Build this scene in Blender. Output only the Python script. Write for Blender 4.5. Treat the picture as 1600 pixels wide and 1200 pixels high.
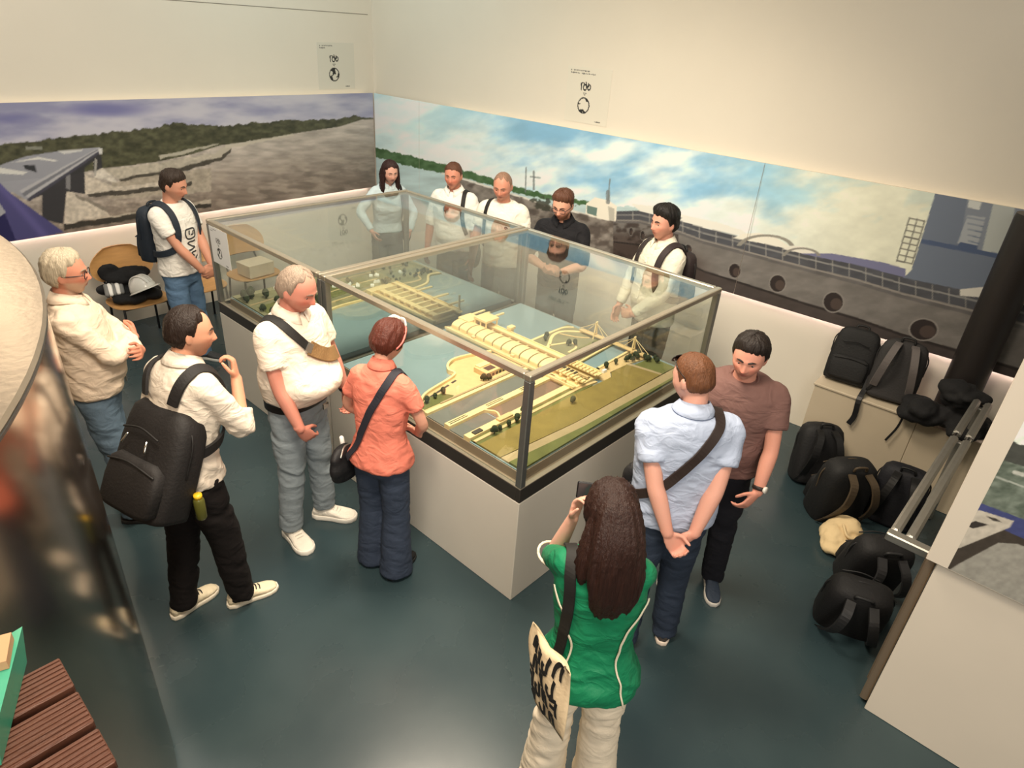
import bpy, bmesh, math
import numpy as np
from mathutils import Vector, Matrix
from mathutils.bvhtree import BVHTree

for o in list(bpy.data.objects):
    bpy.data.objects.remove(o)
scene = bpy.context.scene
COL = scene.collection
rng = np.random.default_rng(7)

# ------------------------------------------------------------------ camera
FPX = 1027.114
CAM = np.array([-2.20738, -1.78481, 3.02219])
CR = np.array([0.67828, -0.73178, 0.0666])
CU = np.array([0.31235, 0.36918, 0.8753])
CF = np.array([0.66511, 0.5729, -0.47898])
cam_data = bpy.data.cameras.new('camera')
cam = bpy.data.objects.new('camera', cam_data)
COL.objects.link(cam)
cam.matrix_world = Matrix(((CR[0], CU[0], -CF[0], CAM[0]), (CR[1], CU[1], -CF[1], CAM[1]),
                           (CR[2], CU[2], -CF[2], CAM[2]), (0, 0, 0, 1)))
cam_data.sensor_width = 36
cam_data.lens = FPX / 1600 * 36
cam_data.clip_start = 0.02
scene.camera = cam

# ------------------------------------------------------------------ light
vs = scene.view_settings
vs.view_transform = 'Standard'
vs.look = 'None'
vs.gamma = 1
vs.use_curve_mapping = False
vs.exposure = 0.0
world = bpy.data.worlds.new('room_ambient')
scene.world = world
world.use_nodes = True
bg = world.node_tree.nodes['Background']
bg.inputs[0].default_value = (0.86, 0.80, 0.70, 1)
bg.inputs[1].default_value = 0.30


def area(name, loc, target, size, power, col, sizey=None, spread=180):
    d = bpy.data.lights.new(name, 'AREA')
    d.energy = power
    d.color = col
    d.shape = 'RECTANGLE' if sizey else 'SQUARE'
    d.size = size
    if sizey:
        d.size_y = sizey
    d.spread = math.radians(spread)
    o = bpy.data.objects.new(name, d)
    COL.objects.link(o)
    o.location = loc
    o.rotation_euler = (Vector(target) - Vector(loc)).to_track_quat('-Z', 'Y').to_euler()
    return o


WARM = (1.0, 0.86, 0.68)
area('ceiling_lamp_warm_case', (0.3, 1.0, 4.6), (0.6, 1.2, 0.8), 1.2, 122, WARM, spread=125)
area('ceiling_lamp_warm_front', (-1.5, -0.6, 4.5), (-0.3, 0.6, 0.6), 1.0, 84, WARM, spread=125)
area('added_fill_behind_viewer', (-3.6, -3.9, 4.0), (0.3, 0.9, 1.0), 2.6, 175, (1.0, 0.91, 0.80))  # added front fill to brighten the faces, stands for no known fixture
area('ceiling_lamp_warm_wall', (1.4, 1.6, 4.4), (3.1, 1.9, 2.4), 1.0, 15, (1.0, 0.86, 0.64))
area('ceiling_lamp_cool_corner', (1.3, 4.0, 4.5), (3.0, 4.7, 2.4), 0.8, 17, (0.66, 0.95, 1.0))
area('ceiling_lamp_back', (-0.9, 3.4, 4.5), (-0.4, 5.3, 1.2), 1.0, 34, (1.0, 0.93, 0.82))
area('spot_back_wall', (-1.02, 4.95, 4.1), (-1.6, 1.5, 2.0), 0.16, 9, (1.0, 0.80, 0.55))

# ------------------------------------------------------------------ helpers
def S(r, g, b):
    f = lambda c: (c / 255 / 12.92) if c / 255 <= 0.04045 else ((c / 255 + 0.055) / 1.055) ** 2.4
    return (f(r), f(g), f(b))


_M = {}


def M(name, col=None, rough=0.6, metal=0.0, bump=0.0, bscale=60, var=0.0, vscale=6, spec=0.5, stretch=None,
      sheen=0.0, attr=None, coat=0.0):
    if name in _M:
        return _M[name]
    m = bpy.data.materials.new(name)
    m.use_nodes = True
    nt = m.node_tree
    b = nt.nodes['Principled BSDF']
    b.inputs['Roughness'].default_value = rough
    b.inputs['Metallic'].default_value = metal
    b.inputs['Specular IOR Level'].default_value = spec
    if sheen:
        b.inputs['Sheen Weight'].default_value = sheen
    if coat:
        b.inputs['Coat Weight'].default_value = coat
        b.inputs['Coat Roughness'].default_value = 0.1
    tc = nt.nodes.new('ShaderNodeTexCoord')
    src = tc.outputs['Object']
    if stretch:
        mp = nt.nodes.new('ShaderNodeMapping')
        mp.inputs['Scale'].default_value = stretch
        nt.links.new(src, mp.inputs['Vector'])
        src = mp.outputs['Vector']
    base = None
    if attr:
        at = nt.nodes.new('ShaderNodeAttribute')
        at.attribute_name = attr
        base = at.outputs['Color']
        nt.links.new(base, b.inputs['Base Color'])
    else:
        b.inputs['Base Color'].default_value = (*col, 1)
    if var:
        n = nt.nodes.new('ShaderNodeTexNoise')
        n.inputs['Scale'].default_value = vscale
        n.inputs['Detail'].default_value = 5
        nt.links.new(src, n.inputs['Vector'])
        r = nt.nodes.new('ShaderNodeMapRange')
        r.inputs['From Min'].default_value = 0.25
        r.inputs['From Max'].default_value = 0.75
        r.inputs['To Min'].default_value = 1 - var
        r.inputs['To Max'].default_value = 1 + var
        nt.links.new(n.outputs['Fac'], r.inputs['Value'])
        mx = nt.nodes.new('ShaderNodeMix')
        mx.data_type = 'RGBA'
        mx.blend_type = 'MULTIPLY'
        mx.inputs['Factor'].default_value = 1
        if base:
            nt.links.new(base, mx.inputs['A'])
        else:
            mx.inputs['A'].default_value = (*col, 1)
        nt.links.new(r.outputs[0], mx.inputs['B'])
        nt.links.new(mx.outputs['Result'], b.inputs['Base Color'])
    if bump:
        n = nt.nodes.new('ShaderNodeTexNoise')
        n.inputs['Scale'].default_value = bscale
        n.inputs['Detail'].default_value = 4
        nt.links.new(src, n.inputs['Vector'])
        bp = nt.nodes.new('ShaderNodeBump')
        bp.inputs['Strength'].default_value = bump
        bp.inputs['Distance'].default_value = 0.01
        nt.links.new(n.outputs['Fac'], bp.inputs['Height'])
        nt.links.new(bp.outputs['Normal'], b.inputs['Normal'])
    _M[name] = m
    return m


def smooth(t):
    t = np.clip(t, 0, 1)
    return t * t * (3 - 2 * t)


def nrm(v):
    v = np.asarray(v, float)
    return v / (np.linalg.norm(v) + 1e-12)


def rot(axis, a):
    return np.array(Matrix.Rotation(a, 3, axis))


def hash2(i, j, s):
    h = np.sin(i * 127.1 + j * 311.7 + s * 74.7) * 43758.5453
    return h - np.floor(h)


def vnoise(x, y, s=0):
    i, j = np.floor(x), np.floor(y)
    u, v = smooth(x - i), smooth(y - j)
    a, b = hash2(i, j, s), hash2(i + 1, j, s)
    c, d = hash2(i, j + 1, s), hash2(i + 1, j + 1, s)
    return (a * (1 - u) + b * u) * (1 - v) + (c * (1 - u) + d * u) * v


def fbm(x, y, oct=4, s=0):
    t, a, n = 0, 0.5, 0
    for k in range(oct):
        t = t + a * vnoise(x, y, s + k * 3.1)
        n += a
        x, y, a = x * 2.03 + 1.7, y * 2.03 + 9.2, a * 0.5
    return t / n


def noise3(P, sc, s=0):
    x, y, z = P[:, 0] * sc, P[:, 1] * sc, P[:, 2] * sc
    return (fbm(x + 0.37 * z, y + 0.61 * z, 3, s) + fbm(y + 5.3 + 0.3 * x, z - 0.45 * x, 3, s + 5)) / 2 - 0.5


def catmull(pts, m):
    P = np.asarray(pts, float)
    if P.ndim == 1:
        P = P[:, None]
    k = len(P)
    if k == 2:
        t = np.linspace(0, 1, m)[:, None]
        return P[0] * (1 - t) + P[1] * t
    Q = np.vstack([2 * P[0] - P[1], P, 2 * P[-1] - P[-2]])
    out = []
    for t in np.linspace(0, k - 1, m):
        i = min(int(t), k - 2)
        f = t - i
        a, b, c, d = Q[i], Q[i + 1], Q[i + 2], Q[i + 3]
        out.append(0.5 * ((2 * b) + (-a + c) * f + (2 * a - 5 * b + 4 * c - d) * f * f + (-a + 3 * b - 3 * c + d) * f ** 3))
    return np.array(out)


class G:
    """collects geometry for ONE mesh"""

    def __init__(s):
        s.v, s.f, s.n = [], [], 0

    def add(s, V, F):
        V = np.asarray(V, float).reshape(-1, 3)
        s.f.extend([tuple(int(i) + s.n for i in f) for f in F])
        s.v.append(V)
        s.n += len(V)
        return s

    def verts(s):
        return np.vstack(s.v) if s.v else np.zeros((0, 3))

    def box(s, c, d, R=None, bev=0.0):
        hx, hy, hz = d[0] / 2, d[1] / 2, d[2] / 2
        if bev:
            b = min(bev, hx * .9, hy * .9, hz * .9)
            o = [(-hx + b, -hy), (hx - b, -hy), (hx, -hy + b), (hx, hy - b), (hx - b, hy), (-hx + b, hy), (-hx, hy - b), (-hx, -hy + b)]
            i = [(x * (hx - b) / hx, y * (hy - b) / hy) for x, y in o]
            rings = [[(x, y, -hz) for x, y in i], [(x, y, -hz + b) for x, y in o], [(x, y, hz - b) for x, y in o], [(x, y, hz) for x, y in i]]
            V = np.array(rings).reshape(-1, 3)
            F = [(a * 8 + k, a * 8 + (k + 1) % 8, a * 8 + 8 + (k + 1) % 8, a * 8 + 8 + k) for a in range(3) for k in range(8)]
            F += [tuple(range(7, -1, -1)), tuple(range(24, 32))]
        else:
            V = np.array([(x, y, z) for z in (-hz, hz) for x, y in ((-hx, -hy), (hx, -hy), (hx, hy), (-hx, hy))])
            F = [(3, 2, 1, 0), (4, 5, 6, 7), (0, 1, 5, 4), (1, 2, 6, 5), (2, 3, 7, 6), (3, 0, 4, 7)]
        if R is not None:
            V = V @ np.asarray(R).T
        return s.add(V + np.asarray(c, float), F)

    def span(s, a, b, bev=0.0):
        a, b = np.asarray(a, float), np.asarray(b, float)
        return s.box((a + b) / 2, np.abs(b - a), bev=bev)

    def loft(s, rings, cap=True):
        R = np.asarray(rings, float)
        k, n = R.shape[:2]
        V = R.reshape(-1, 3)
        F = [(a * n + i, a * n + (i + 1) % n, (a + 1) * n + (i + 1) % n, (a + 1) * n + i) for a in range(k - 1) for i in range(n)]
        if cap:
            V = np.vstack([V, R[0].mean(0), R[-1].mean(0)])
            c0, c1 = k * n, k * n + 1
            F += [(c0, (i + 1) % n, i) for i in range(n)] + [(c1, (k - 1) * n + i, (k - 1) * n + (i + 1) % n) for i in range(n)]
        return s.add(V, F)

    def tube(s, pts, rad, n=12, m=None, ref=None, rnd=True, sup=2.0):
        P = np.asarray(pts, float)
        r = np.asarray(rad, float)
        if r.ndim == 0:
            r = np.full(len(P), float(r))
        if r.ndim == 1:
            r = np.c_[r, r]
        m = m or (len(P) if len(P) == 2 else 6 * (len(P) - 1) + 1)
        if m != len(P):
            P, r = catmull(P, m), catmull(r, m)
        T = np.gradient(P, axis=0)
        T /= np.linalg.norm(T, axis=1)[:, None] + 1e-12
        u = np.asarray(ref, float) if ref is not None else np.cross(T[0], (0.31, 0.93, 0.2) if abs(T[0][1]) < 0.9 else (1, 0, 0.2))
        rings = []
        a = np.linspace(0, 2 * np.pi, n, endpoint=False)
        ca, sa = np.cos(a), np.sin(a)
        if sup != 2.0:
            ca, sa = np.sign(ca) * np.abs(ca) ** (2 / sup), np.sign(sa) * np.abs(sa) ** (2 / sup)
        for i in range(len(P)):
            u = nrm(u - T[i] * (u @ T[i]))
            w = np.cross(T[i], u)
            ring = P[i] + ca[:, None] * u * r[i, 0] + sa[:, None] * w * r[i, 1]
            if i == 0 and rnd:
                for q, k2 in ((0.75, 0.45), (0.45, 0.8)):
                    rings.append(P[i] - T[i] * r[i].mean() * q + (ring - P[i]) * k2)
                rings = rings[::-1] if False else [rings[0], rings[1]]
            rings.append(ring)
            if i == len(P) - 1 and rnd:
                for q, k2 in ((0.45, 0.8), (0.75, 0.45)):
                    rings.append(P[i] + T[i] * r[i].mean() * q + (ring - P[i]) * k2)
        return s.loft(rings)

    def ell(s, c, r, R=None, nu=16, nv=10):
        rings = []
        for t in np.linspace(0.12, np.pi - 0.12, nv):
            a = np.linspace(0, 2 * np.pi, nu, endpoint=False)
            rings.append(np.c_[np.cos(a) * np.sin(t), np.sin(a) * np.sin(t), np.full(nu, -np.cos(t))] * np.asarray(r))
        rings = np.array(rings)
        if R is not None:
            rings = rings @ np.asarray(R).T
        return s.loft(rings + np.asarray(c, float))

    def prism(s, poly, z0, z1):
        P = np.asarray(poly, float)
        n = len(P)
        ar = sum(P[i, 0] * P[(i + 1) % n, 1] - P[(i + 1) % n, 0] * P[i, 1] for i in range(n))
        if ar < 0:
            P = P[::-1]
        V = np.vstack([np.c_[P, np.full(n, z0)], np.c_[P, np.full(n, z1)]])
        F = [tuple(range(n - 1, -1, -1)), tuple(range(n, 2 * n))] + [(i, (i + 1) % n, n + (i + 1) % n, n + i) for i in range(n)]
        return s.add(V, F)

    def ribbon(s, pts, nor, w, t=0.004):
        """flat strap: points, outward normals, width, thickness"""
        P, N = np.asarray(pts, float), np.asarray(nor, float)
        T = np.gradient(P, axis=0)
        rings = []
        for i in range(len(P)):
            n_ = nrm(N[i])
            b = nrm(np.cross(nrm(T[i]), n_)) * w / 2
            rings.append([P[i] - b, P[i] + b, P[i] + b * 0.9 + n_ * t, P[i] - b * 0.9 + n_ * t])
        return s.loft(rings)

    def mesh(s, name):
        me = bpy.data.meshes.new(name)
        me.from_pydata(s.verts().tolist(), [], s.f)
        me.update()
        return me

    def obj(s, name, mat, parent=None, sm=False, loc=None):
        return link(name, s.mesh(name), mat, parent, sm, loc)


def link(name, me, mat=None, parent=None, sm=False, loc=None):
    o = bpy.data.objects.new(name, me)
    COL.objects.link(o)
    if mat is not None and not me.materials:
        me.materials.append(mat)
    if sm:
        me.polygons.foreach_set('use_smooth', np.ones(len(me.polygons), bool))
    if parent is not None:
        o.parent = parent
    if loc is not None:
        o.location = loc
    return o


def autosmooth(o, ang=40):
    try:
        o.data.set_sharp_from_angle(angle=math.radians(ang))
    except Exception:
        pass
    return o


def tag(o, label=None, cat=None, group=None, kind=None):
    if label:
        o['label'] = label
    if cat:
        o['category'] = cat
    if group:
        o['group'] = group
    if kind:
        o['kind'] = kind
    return o


def thing(name, label, cat, loc=(0, 0, 0), rz=0.0, group=None):
    o = bpy.data.objects.new(name, None)
    COL.objects.link(o)
    o.location = loc
    o.rotation_euler = (0, 0, rz)
    o.empty_display_size = 0.1
    return tag(o, label, cat, group)


def copy_tree(o, parent=None):
    c = o.copy()
    COL.objects.link(c)
    c.parent = parent
    for ch in list(o.children):
        copy_tree(ch, c)
    return c


def set_colors(me, C, name='Col'):
    at = me.color_attributes.new(name, 'FLOAT_COLOR', 'POINT')
    at.data.foreach_set('color', np.c_[C, np.ones(len(C))].astype(np.float32).ravel())


def remesh(g, name, voxel, it=3, fac=0.5):
    me = g.mesh(name + '_tmp')
    o = bpy.data.objects.new(name + '_tmp', me)
    COL.objects.link(o)
    md = o.modifiers.new('r', 'REMESH')
    md.mode = 'VOXEL'
    md.voxel_size = voxel
    if it:
        sm = o.modifiers.new('s', 'SMOOTH')
        sm.factor = fac
        sm.iterations = it
    dg = bpy.context.evaluated_depsgraph_get()
    dg.update()
    out = bpy.data.meshes.new_from_object(o.evaluated_get(dg))
    out.name = name
    bpy.data.objects.remove(o)
    bpy.data.meshes.remove(me)
    return out


def mverts(me):
    a = np.empty(len(me.vertices) * 3, np.float32)
    me.vertices.foreach_get('co', a)
    return a.reshape(-1, 3).astype(float)


def mnormals(me):
    a = np.empty(len(me.vertices) * 3, np.float32)
    me.vertex_normals.foreach_get('vector', a)
    return a.reshape(-1, 3).astype(float)


def setverts(me, V):
    me.vertices.foreach_set('co', V.astype(np.float32).ravel())
    me.update()


def project(P):
    d = np.asarray(P, float) - CAM
    z = d @ CF
    return 800 + FPX * (d @ CR) / z, 600 - FPX * (d @ CU) / z
# ------------------------------------------------------------------ room shell
TH = 0.0354
E1 = np.array([math.cos(TH), math.sin(TH), 0])
E2 = np.array([-math.sin(TH), math.cos(TH), 0])
K = np.array([3.1497, 5.4405, 0])
WOFF = 0.06                       # the wall stands this far behind the mural face
RZ = np.array(Matrix.Rotation(TH, 3, 'Z'))


def rw(d, o, z):                  # right wall frame: distance from the corner, distance into the room, height
    return K - E2 * d - E1 * o + np.array([0, 0, z])


def lw(d, o, z):                  # back wall frame
    return K - E1 * d - E2 * o + np.array([0, 0, z])


def rbox(g, d, o, z, bev=0):
    c = rw((d[0] + d[1]) / 2, (o[0] + o[1]) / 2, (z[0] + z[1]) / 2)
    return g.box(c, (abs(o[1] - o[0]), abs(d[1] - d[0]), abs(z[1] - z[0])), RZ, bev)


def lbox(g, d, o, z, bev=0):
    c = lw((d[0] + d[1]) / 2, (o[0] + o[1]) / 2, (z[0] + z[1]) / 2)
    return g.box(c, (abs(d[1] - d[0]), abs(o[1] - o[0]), abs(z[1] - z[0])), RZ, bev)


m_wall = M('wall_paint', S(226, 219, 204), 0.75, bump=0.05, bscale=120, var=0.015, vscale=2)
m_white = M('white_board', S(222, 212, 196), 0.55, var=0.02, vscale=3)
m_beige = M('beige_box_paint', S(196, 182, 158), 0.6, var=0.04, vscale=3)
m_alu = M('aluminium', S(176, 172, 164), 0.38, 0.85, var=0.06, vscale=20)
m_steel = M('dark_steel', S(70, 70, 68), 0.4, 0.5)
m_black = M('black_plastic', S(20, 20, 22), 0.5)
m_paper = M('paper', S(240, 238, 232), 0.7)
m_wood = M('light_plywood', S(196, 148, 92), 0.45, var=0.12, vscale=4, stretch=(1, 8, 8))


def floor_material():
    m = bpy.data.materials.new('teal_floor')
    m.use_nodes = True
    nt = m.node_tree
    b = nt.nodes['Principled BSDF']
    tc = nt.nodes.new('ShaderNodeTexCoord')
    n = nt.nodes.new('ShaderNodeTexNoise')
    n.inputs['Scale'].default_value = 1.3
    n.inputs['Detail'].default_value = 6
    nt.links.new(tc.outputs['Object'], n.inputs['Vector'])
    cr = nt.nodes.new('ShaderNodeValToRGB')
    cr.color_ramp.elements[0].position = 0.3
    cr.color_ramp.elements[0].color = (*S(40, 56, 61), 1)
    cr.color_ramp.elements[1].position = 0.75
    cr.color_ramp.elements[1].color = (*S(54, 70, 73), 1)
    nt.links.new(n.outputs['Fac'], cr.inputs['Fac'])
    # worn light scuffs
    v = nt.nodes.new('ShaderNodeTexNoise')
    v.inputs['Scale'].default_value = 90
    v.inputs['Detail'].default_value = 3
    nt.links.new(tc.outputs['Object'], v.inputs['Vector'])
    r2 = nt.nodes.new('ShaderNodeMapRange')
    r2.inputs['From Min'].default_value = 0.69
    r2.inputs['From Max'].default_value = 0.76
    r2.inputs['To Max'].default_value = 0.10
    nt.links.new(v.outputs['Fac'], r2.inputs['Value'])
    mx = nt.nodes.new('ShaderNodeMix')
    mx.data_type = 'RGBA'
    mx.inputs['B'].default_value = (*S(120, 140, 138), 1)
    nt.links.new(r2.outputs[0], mx.inputs['Factor'])
    nt.links.new(cr.outputs['Color'], mx.inputs['A'])
    nt.links.new(mx.outputs['Result'], b.inputs['Base Color'])
    rr = nt.nodes.new('ShaderNodeMapRange')
    rr.inputs['To Min'].default_value = 0.20
    rr.inputs['To Max'].default_value = 0.34
    nt.links.new(n.outputs['Fac'], rr.inputs['Value'])
    nt.links.new(rr.outputs[0], b.inputs['Roughness'])
    bp = nt.nodes.new('ShaderNodeBump')
    bp.inputs['Strength'].default_value = 0.05
    bp.inputs['Distance'].default_value = 0.004
    n3 = nt.nodes.new('ShaderNodeTexNoise')
    n3.inputs['Scale'].default_value = 14
    nt.links.new(tc.outputs['Object'], n3.inputs['Vector'])
    nt.links.new(n3.outputs['Fac'], bp.inputs['Height'])
    nt.links.new(bp.outputs['Normal'], b.inputs['Normal'])
    return m


m_floor = floor_material()
tag(G().span((-8, -7, -0.1), (4.6, 6.6, 0)).obj('floor', m_floor), 'glossy dark teal painted floor of the exhibition room', kind='structure')
g = G()
lbox(g, (-0.2, 10.5), (-WOFF - 0.15, -WOFF), (0, 4.9))
tag(g.obj('wall_back', m_wall), 'cream wall behind the river mural with a thin panel joint', kind='structure')
g = G()
rbox(g, (-0.2, 12), (-WOFF - 0.15, -WOFF), (0, 4.9))
tag(g.obj('wall_right', m_wall), 'cream wall behind the ship mural', kind='structure')
g = G()
lbox(g, (0, 10.4), (-WOFF, -WOFF + 0.002), (3.005, 3.012))
tag(g.obj('trim_1', M('joint_grey', S(140, 134, 122), 0.8)), 'thin horizontal joint line high on the back wall', kind='structure')


# ------------------------------------------------------------------ printed murals
def inpoly(x, y, poly):
    r = np.zeros(x.shape, bool)
    n = len(poly)
    for i in range(n):
        x0, y0 = poly[i]
        x1, y1 = poly[(i + 1) % n]
        if y0 == y1:
            continue
        c = ((y0 > y) != (y1 > y)) & (x < (x1 - x0) * (y - y0) / (y1 - y0) + x0)
        r ^= c
    return r


def put(C, mask, col, amt=1.0):
    a = (mask.astype(float) if mask.dtype == bool else mask) * amt
    C[:] = C * (1 - a[:, None]) + np.asarray(col, float) * a[:, None]


def line(x, y, p0, p1, w):
    p0, p1 = np.array(p0, float), np.array(p1, float)
    d = p1 - p0
    t = np.clip(((x - p0[0]) * d[0] + (y - p0[1]) * d[1]) / (d @ d), 0, 1)
    return np.hypot(x - p0[0] - t * d[0], y - p0[1] - t * d[1]) < w


def poly_y(x, pts):
    p = np.array(pts, float)
    return np.interp(x, p[:, 0], p[:, 1])


def paint_back(x, y):
    """river below the dam: sky, wooded bank, brown churned water, dam deck on the left"""
    C = np.zeros((len(x), 3))
    n1 = fbm(x / 60, y / 16, 5, 1)
    n2 = fbm(x / 130 + 3, y / 26, 4, 2)
    sky = smooth((n1 * 0.6 + n2 * 0.4 - 0.30) / 0.40)
    C[:] = np.array([126, 128, 156]) * (1 - sky[:, None]) + np.array([172, 171, 182]) * sky[:, None]
    b1 = smooth(1.15 - np.hypot((x - 165) / 95, (y - 171) / 15)) * (0.5 + n1 * 0.7)
    put(C, np.clip(b1, 0, 1), (80, 82, 136), 0.8)
    put(C, smooth(1.1 - np.hypot((x - 15) / 55, (y - 185) / 12)) * 0.7, (92, 94, 140))
    hz = poly_y(x, [(-60, 232), (0, 225), (60, 219), (130, 211), (200, 204), (245, 199), (270, 192), (330, 197), (400, 192), (470, 187), (540, 185), (556, 180), (566, 183), (600, 184)])
    hz = hz + (fbm(x / 7, y * 0, 3, 4) - 0.5) * 7
    fb = poly_y(x, [(-60, 290), (100, 275), (155, 264), (200, 259), (250, 252), (300, 241), (345, 227), (420, 217), (470, 207), (530, 198), (565, 187), (600, 186)])
    nf = fbm(x / 9, y / 5, 4, 7)
    f = (y > hz) & (y <= fb)
    C[f] = (np.array([34, 36, 26]) + nf[:, None] * np.array([62, 60, 46]))[f]
    w = y > fb
    dep = smooth((y - fb) / 100)
    chop = fbm(x / 22, y / 4.5, 5, 9)
    foam = smooth((fbm(x / 26 + y / 20, y / 7 - x / 60, 5, 12) - 0.45) / 0.22) * smooth((y - fb - 18) / 45)
    wc = np.array([168, 160, 152]) * (1 - dep[:, None]) + np.array([116, 105, 96]) * dep[:, None]
    wc = wc * (0.76 + 0.44 * chop[:, None])
    wc = wc * (1 - 0.4 * foam[:, None]) + np.array([178, 166, 152]) * 0.4 * foam[:, None]
    C[w] = wc[w]
    j = (fbm(x / 14, y / 6, 3, 15) - 0.5) * 5
    yy = y + j
    # stone training walls and aprons
    for poly, col in [([(155, 266), (250, 254), (335, 239), (352, 228), (362, 231), (345, 245), (262, 266), (185, 279)], (150, 144, 132)),
                      ([(185, 279), (262, 266), (345, 245), (362, 231), (360, 238), (346, 251), (264, 274), (190, 286)], (74, 70, 62)),
                      ([(250, 249), (340, 227), (342, 224), (248, 243)], (150, 146, 134)),
                      ([(352, 232), (400, 224), (460, 212), (458, 209), (400, 219), (352, 226)], (158, 152, 140)),
                      ([(145, 250), (178, 277), (186, 287), (148, 278)], (176, 170, 160)),
                      ([(175, 285), (330, 262), (330, 300), (170, 312)], (140, 132, 120)),
                      ([(132, 272), (178, 292), (240, 286), (290, 280), (290, 286), (240, 296), (150, 304), (132, 303)], (166, 158, 146)),
                      ([(135, 303), (240, 292), (300, 284), (300, 289), (240, 300), (140, 309)], (72, 68, 62)),
                      ([(104, 298), (120, 303), (168, 332), (172, 337), (100, 350)], (170, 162, 150)),
                      ([(172, 337), (330, 312), (330, 318), (190, 340), (110, 346)], (150, 142, 130)),
                      ([(100, 350), (330, 318), (330, 324), (100, 360)], (60, 57, 52)),
                      ([(116, 302), (162, 322), (168, 330), (120, 309)], (110, 104, 96))]:
        put(C, inpoly(x, yy, poly), np.array(col) * (1.10 if col[0] > 100 else 0.85), 0.95)
    tex = (0.82 + 0.36 * fbm(x / 5, y / 4, 4, 18))[:, None]
    C *= np.where((x < 330)[:, None] & (y > fb)[:, None], tex, 1)
    # dam: dark piers, deck and roadway
    for poly, col in [([(158, 238), (160, 262), (146, 270), (146, 252), (132, 262), (133, 303), (110, 300), (104, 300), (98, 350), (66, 342), (66, 305), (44, 314)], (46, 46, 50)),
                      ([(103, 276), (110, 272), (110, 297), (103, 294)], (120, 120, 122)),
                      ([(148, 247), (152, 250), (150, 275), (147, 275)], (150, 148, 142)),
                      ([(-60, 285), (-60, 262), (0, 258), (40, 244), (92, 236), (156, 230), (158, 236), (44, 314), (20, 300), (-60, 320)], (140, 142, 152)),
                      ([(154, 231), (158, 233), (46, 310), (30, 298)], (164, 164, 168)),
                      ([(152, 233), (154, 234), (38, 307), (34, 302)], (104, 106, 114)),
                      ([(158, 234), (159, 238), (46, 315), (42, 311)], (60, 60, 72)),
                      ([(-60, 262), (0, 262), (44, 269), (36, 273), (-60, 268)], (196, 196, 192)),
                      ([(36, 258), (54, 258), (58, 270), (40, 264)], (40, 42, 46)),
                      ([(18, 254), (60, 245), (90, 251), (86, 253), (60, 249)], (194, 194, 190)),
                      ([(90, 236), (130, 233), (128, 236), (100, 241)], (186, 186, 184)),
                      ([(154, 232), (160, 232), (160, 241), (155, 241)], (190, 190, 188)),
                      ([(40, 229), (66, 229), (66, 234), (40, 234)], (120, 122, 112))]:
        put(C, inpoly(x, y + j * 0.25, poly), col, 0.95)
    # violet painted girder in the near corner
    put(C, inpoly(x, y, [(-60, 262), (0, 286), (14, 300), (100, 363), (30, 377), (-60, 400)]), (70, 68, 114))
    put(C, inpoly(x, y, [(-60, 345), (0, 322), (8, 334), (26, 378), (-60, 400)]), (36, 34, 78))
    put(C, smooth(1 - np.abs((x - 25) * 0.62 - (y - 318) * 0.55) / 9) * inpoly(x, y, [(-60, 262), (0, 286), (14, 300), (100, 363), (30, 377), (-60, 400)]), (100, 94, 150), 0.5)
    put(C, inpoly(x, y, [(-60, 335), (0, 318), (9, 332), (0, 338)]), (150, 152, 160))
    return C


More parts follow.
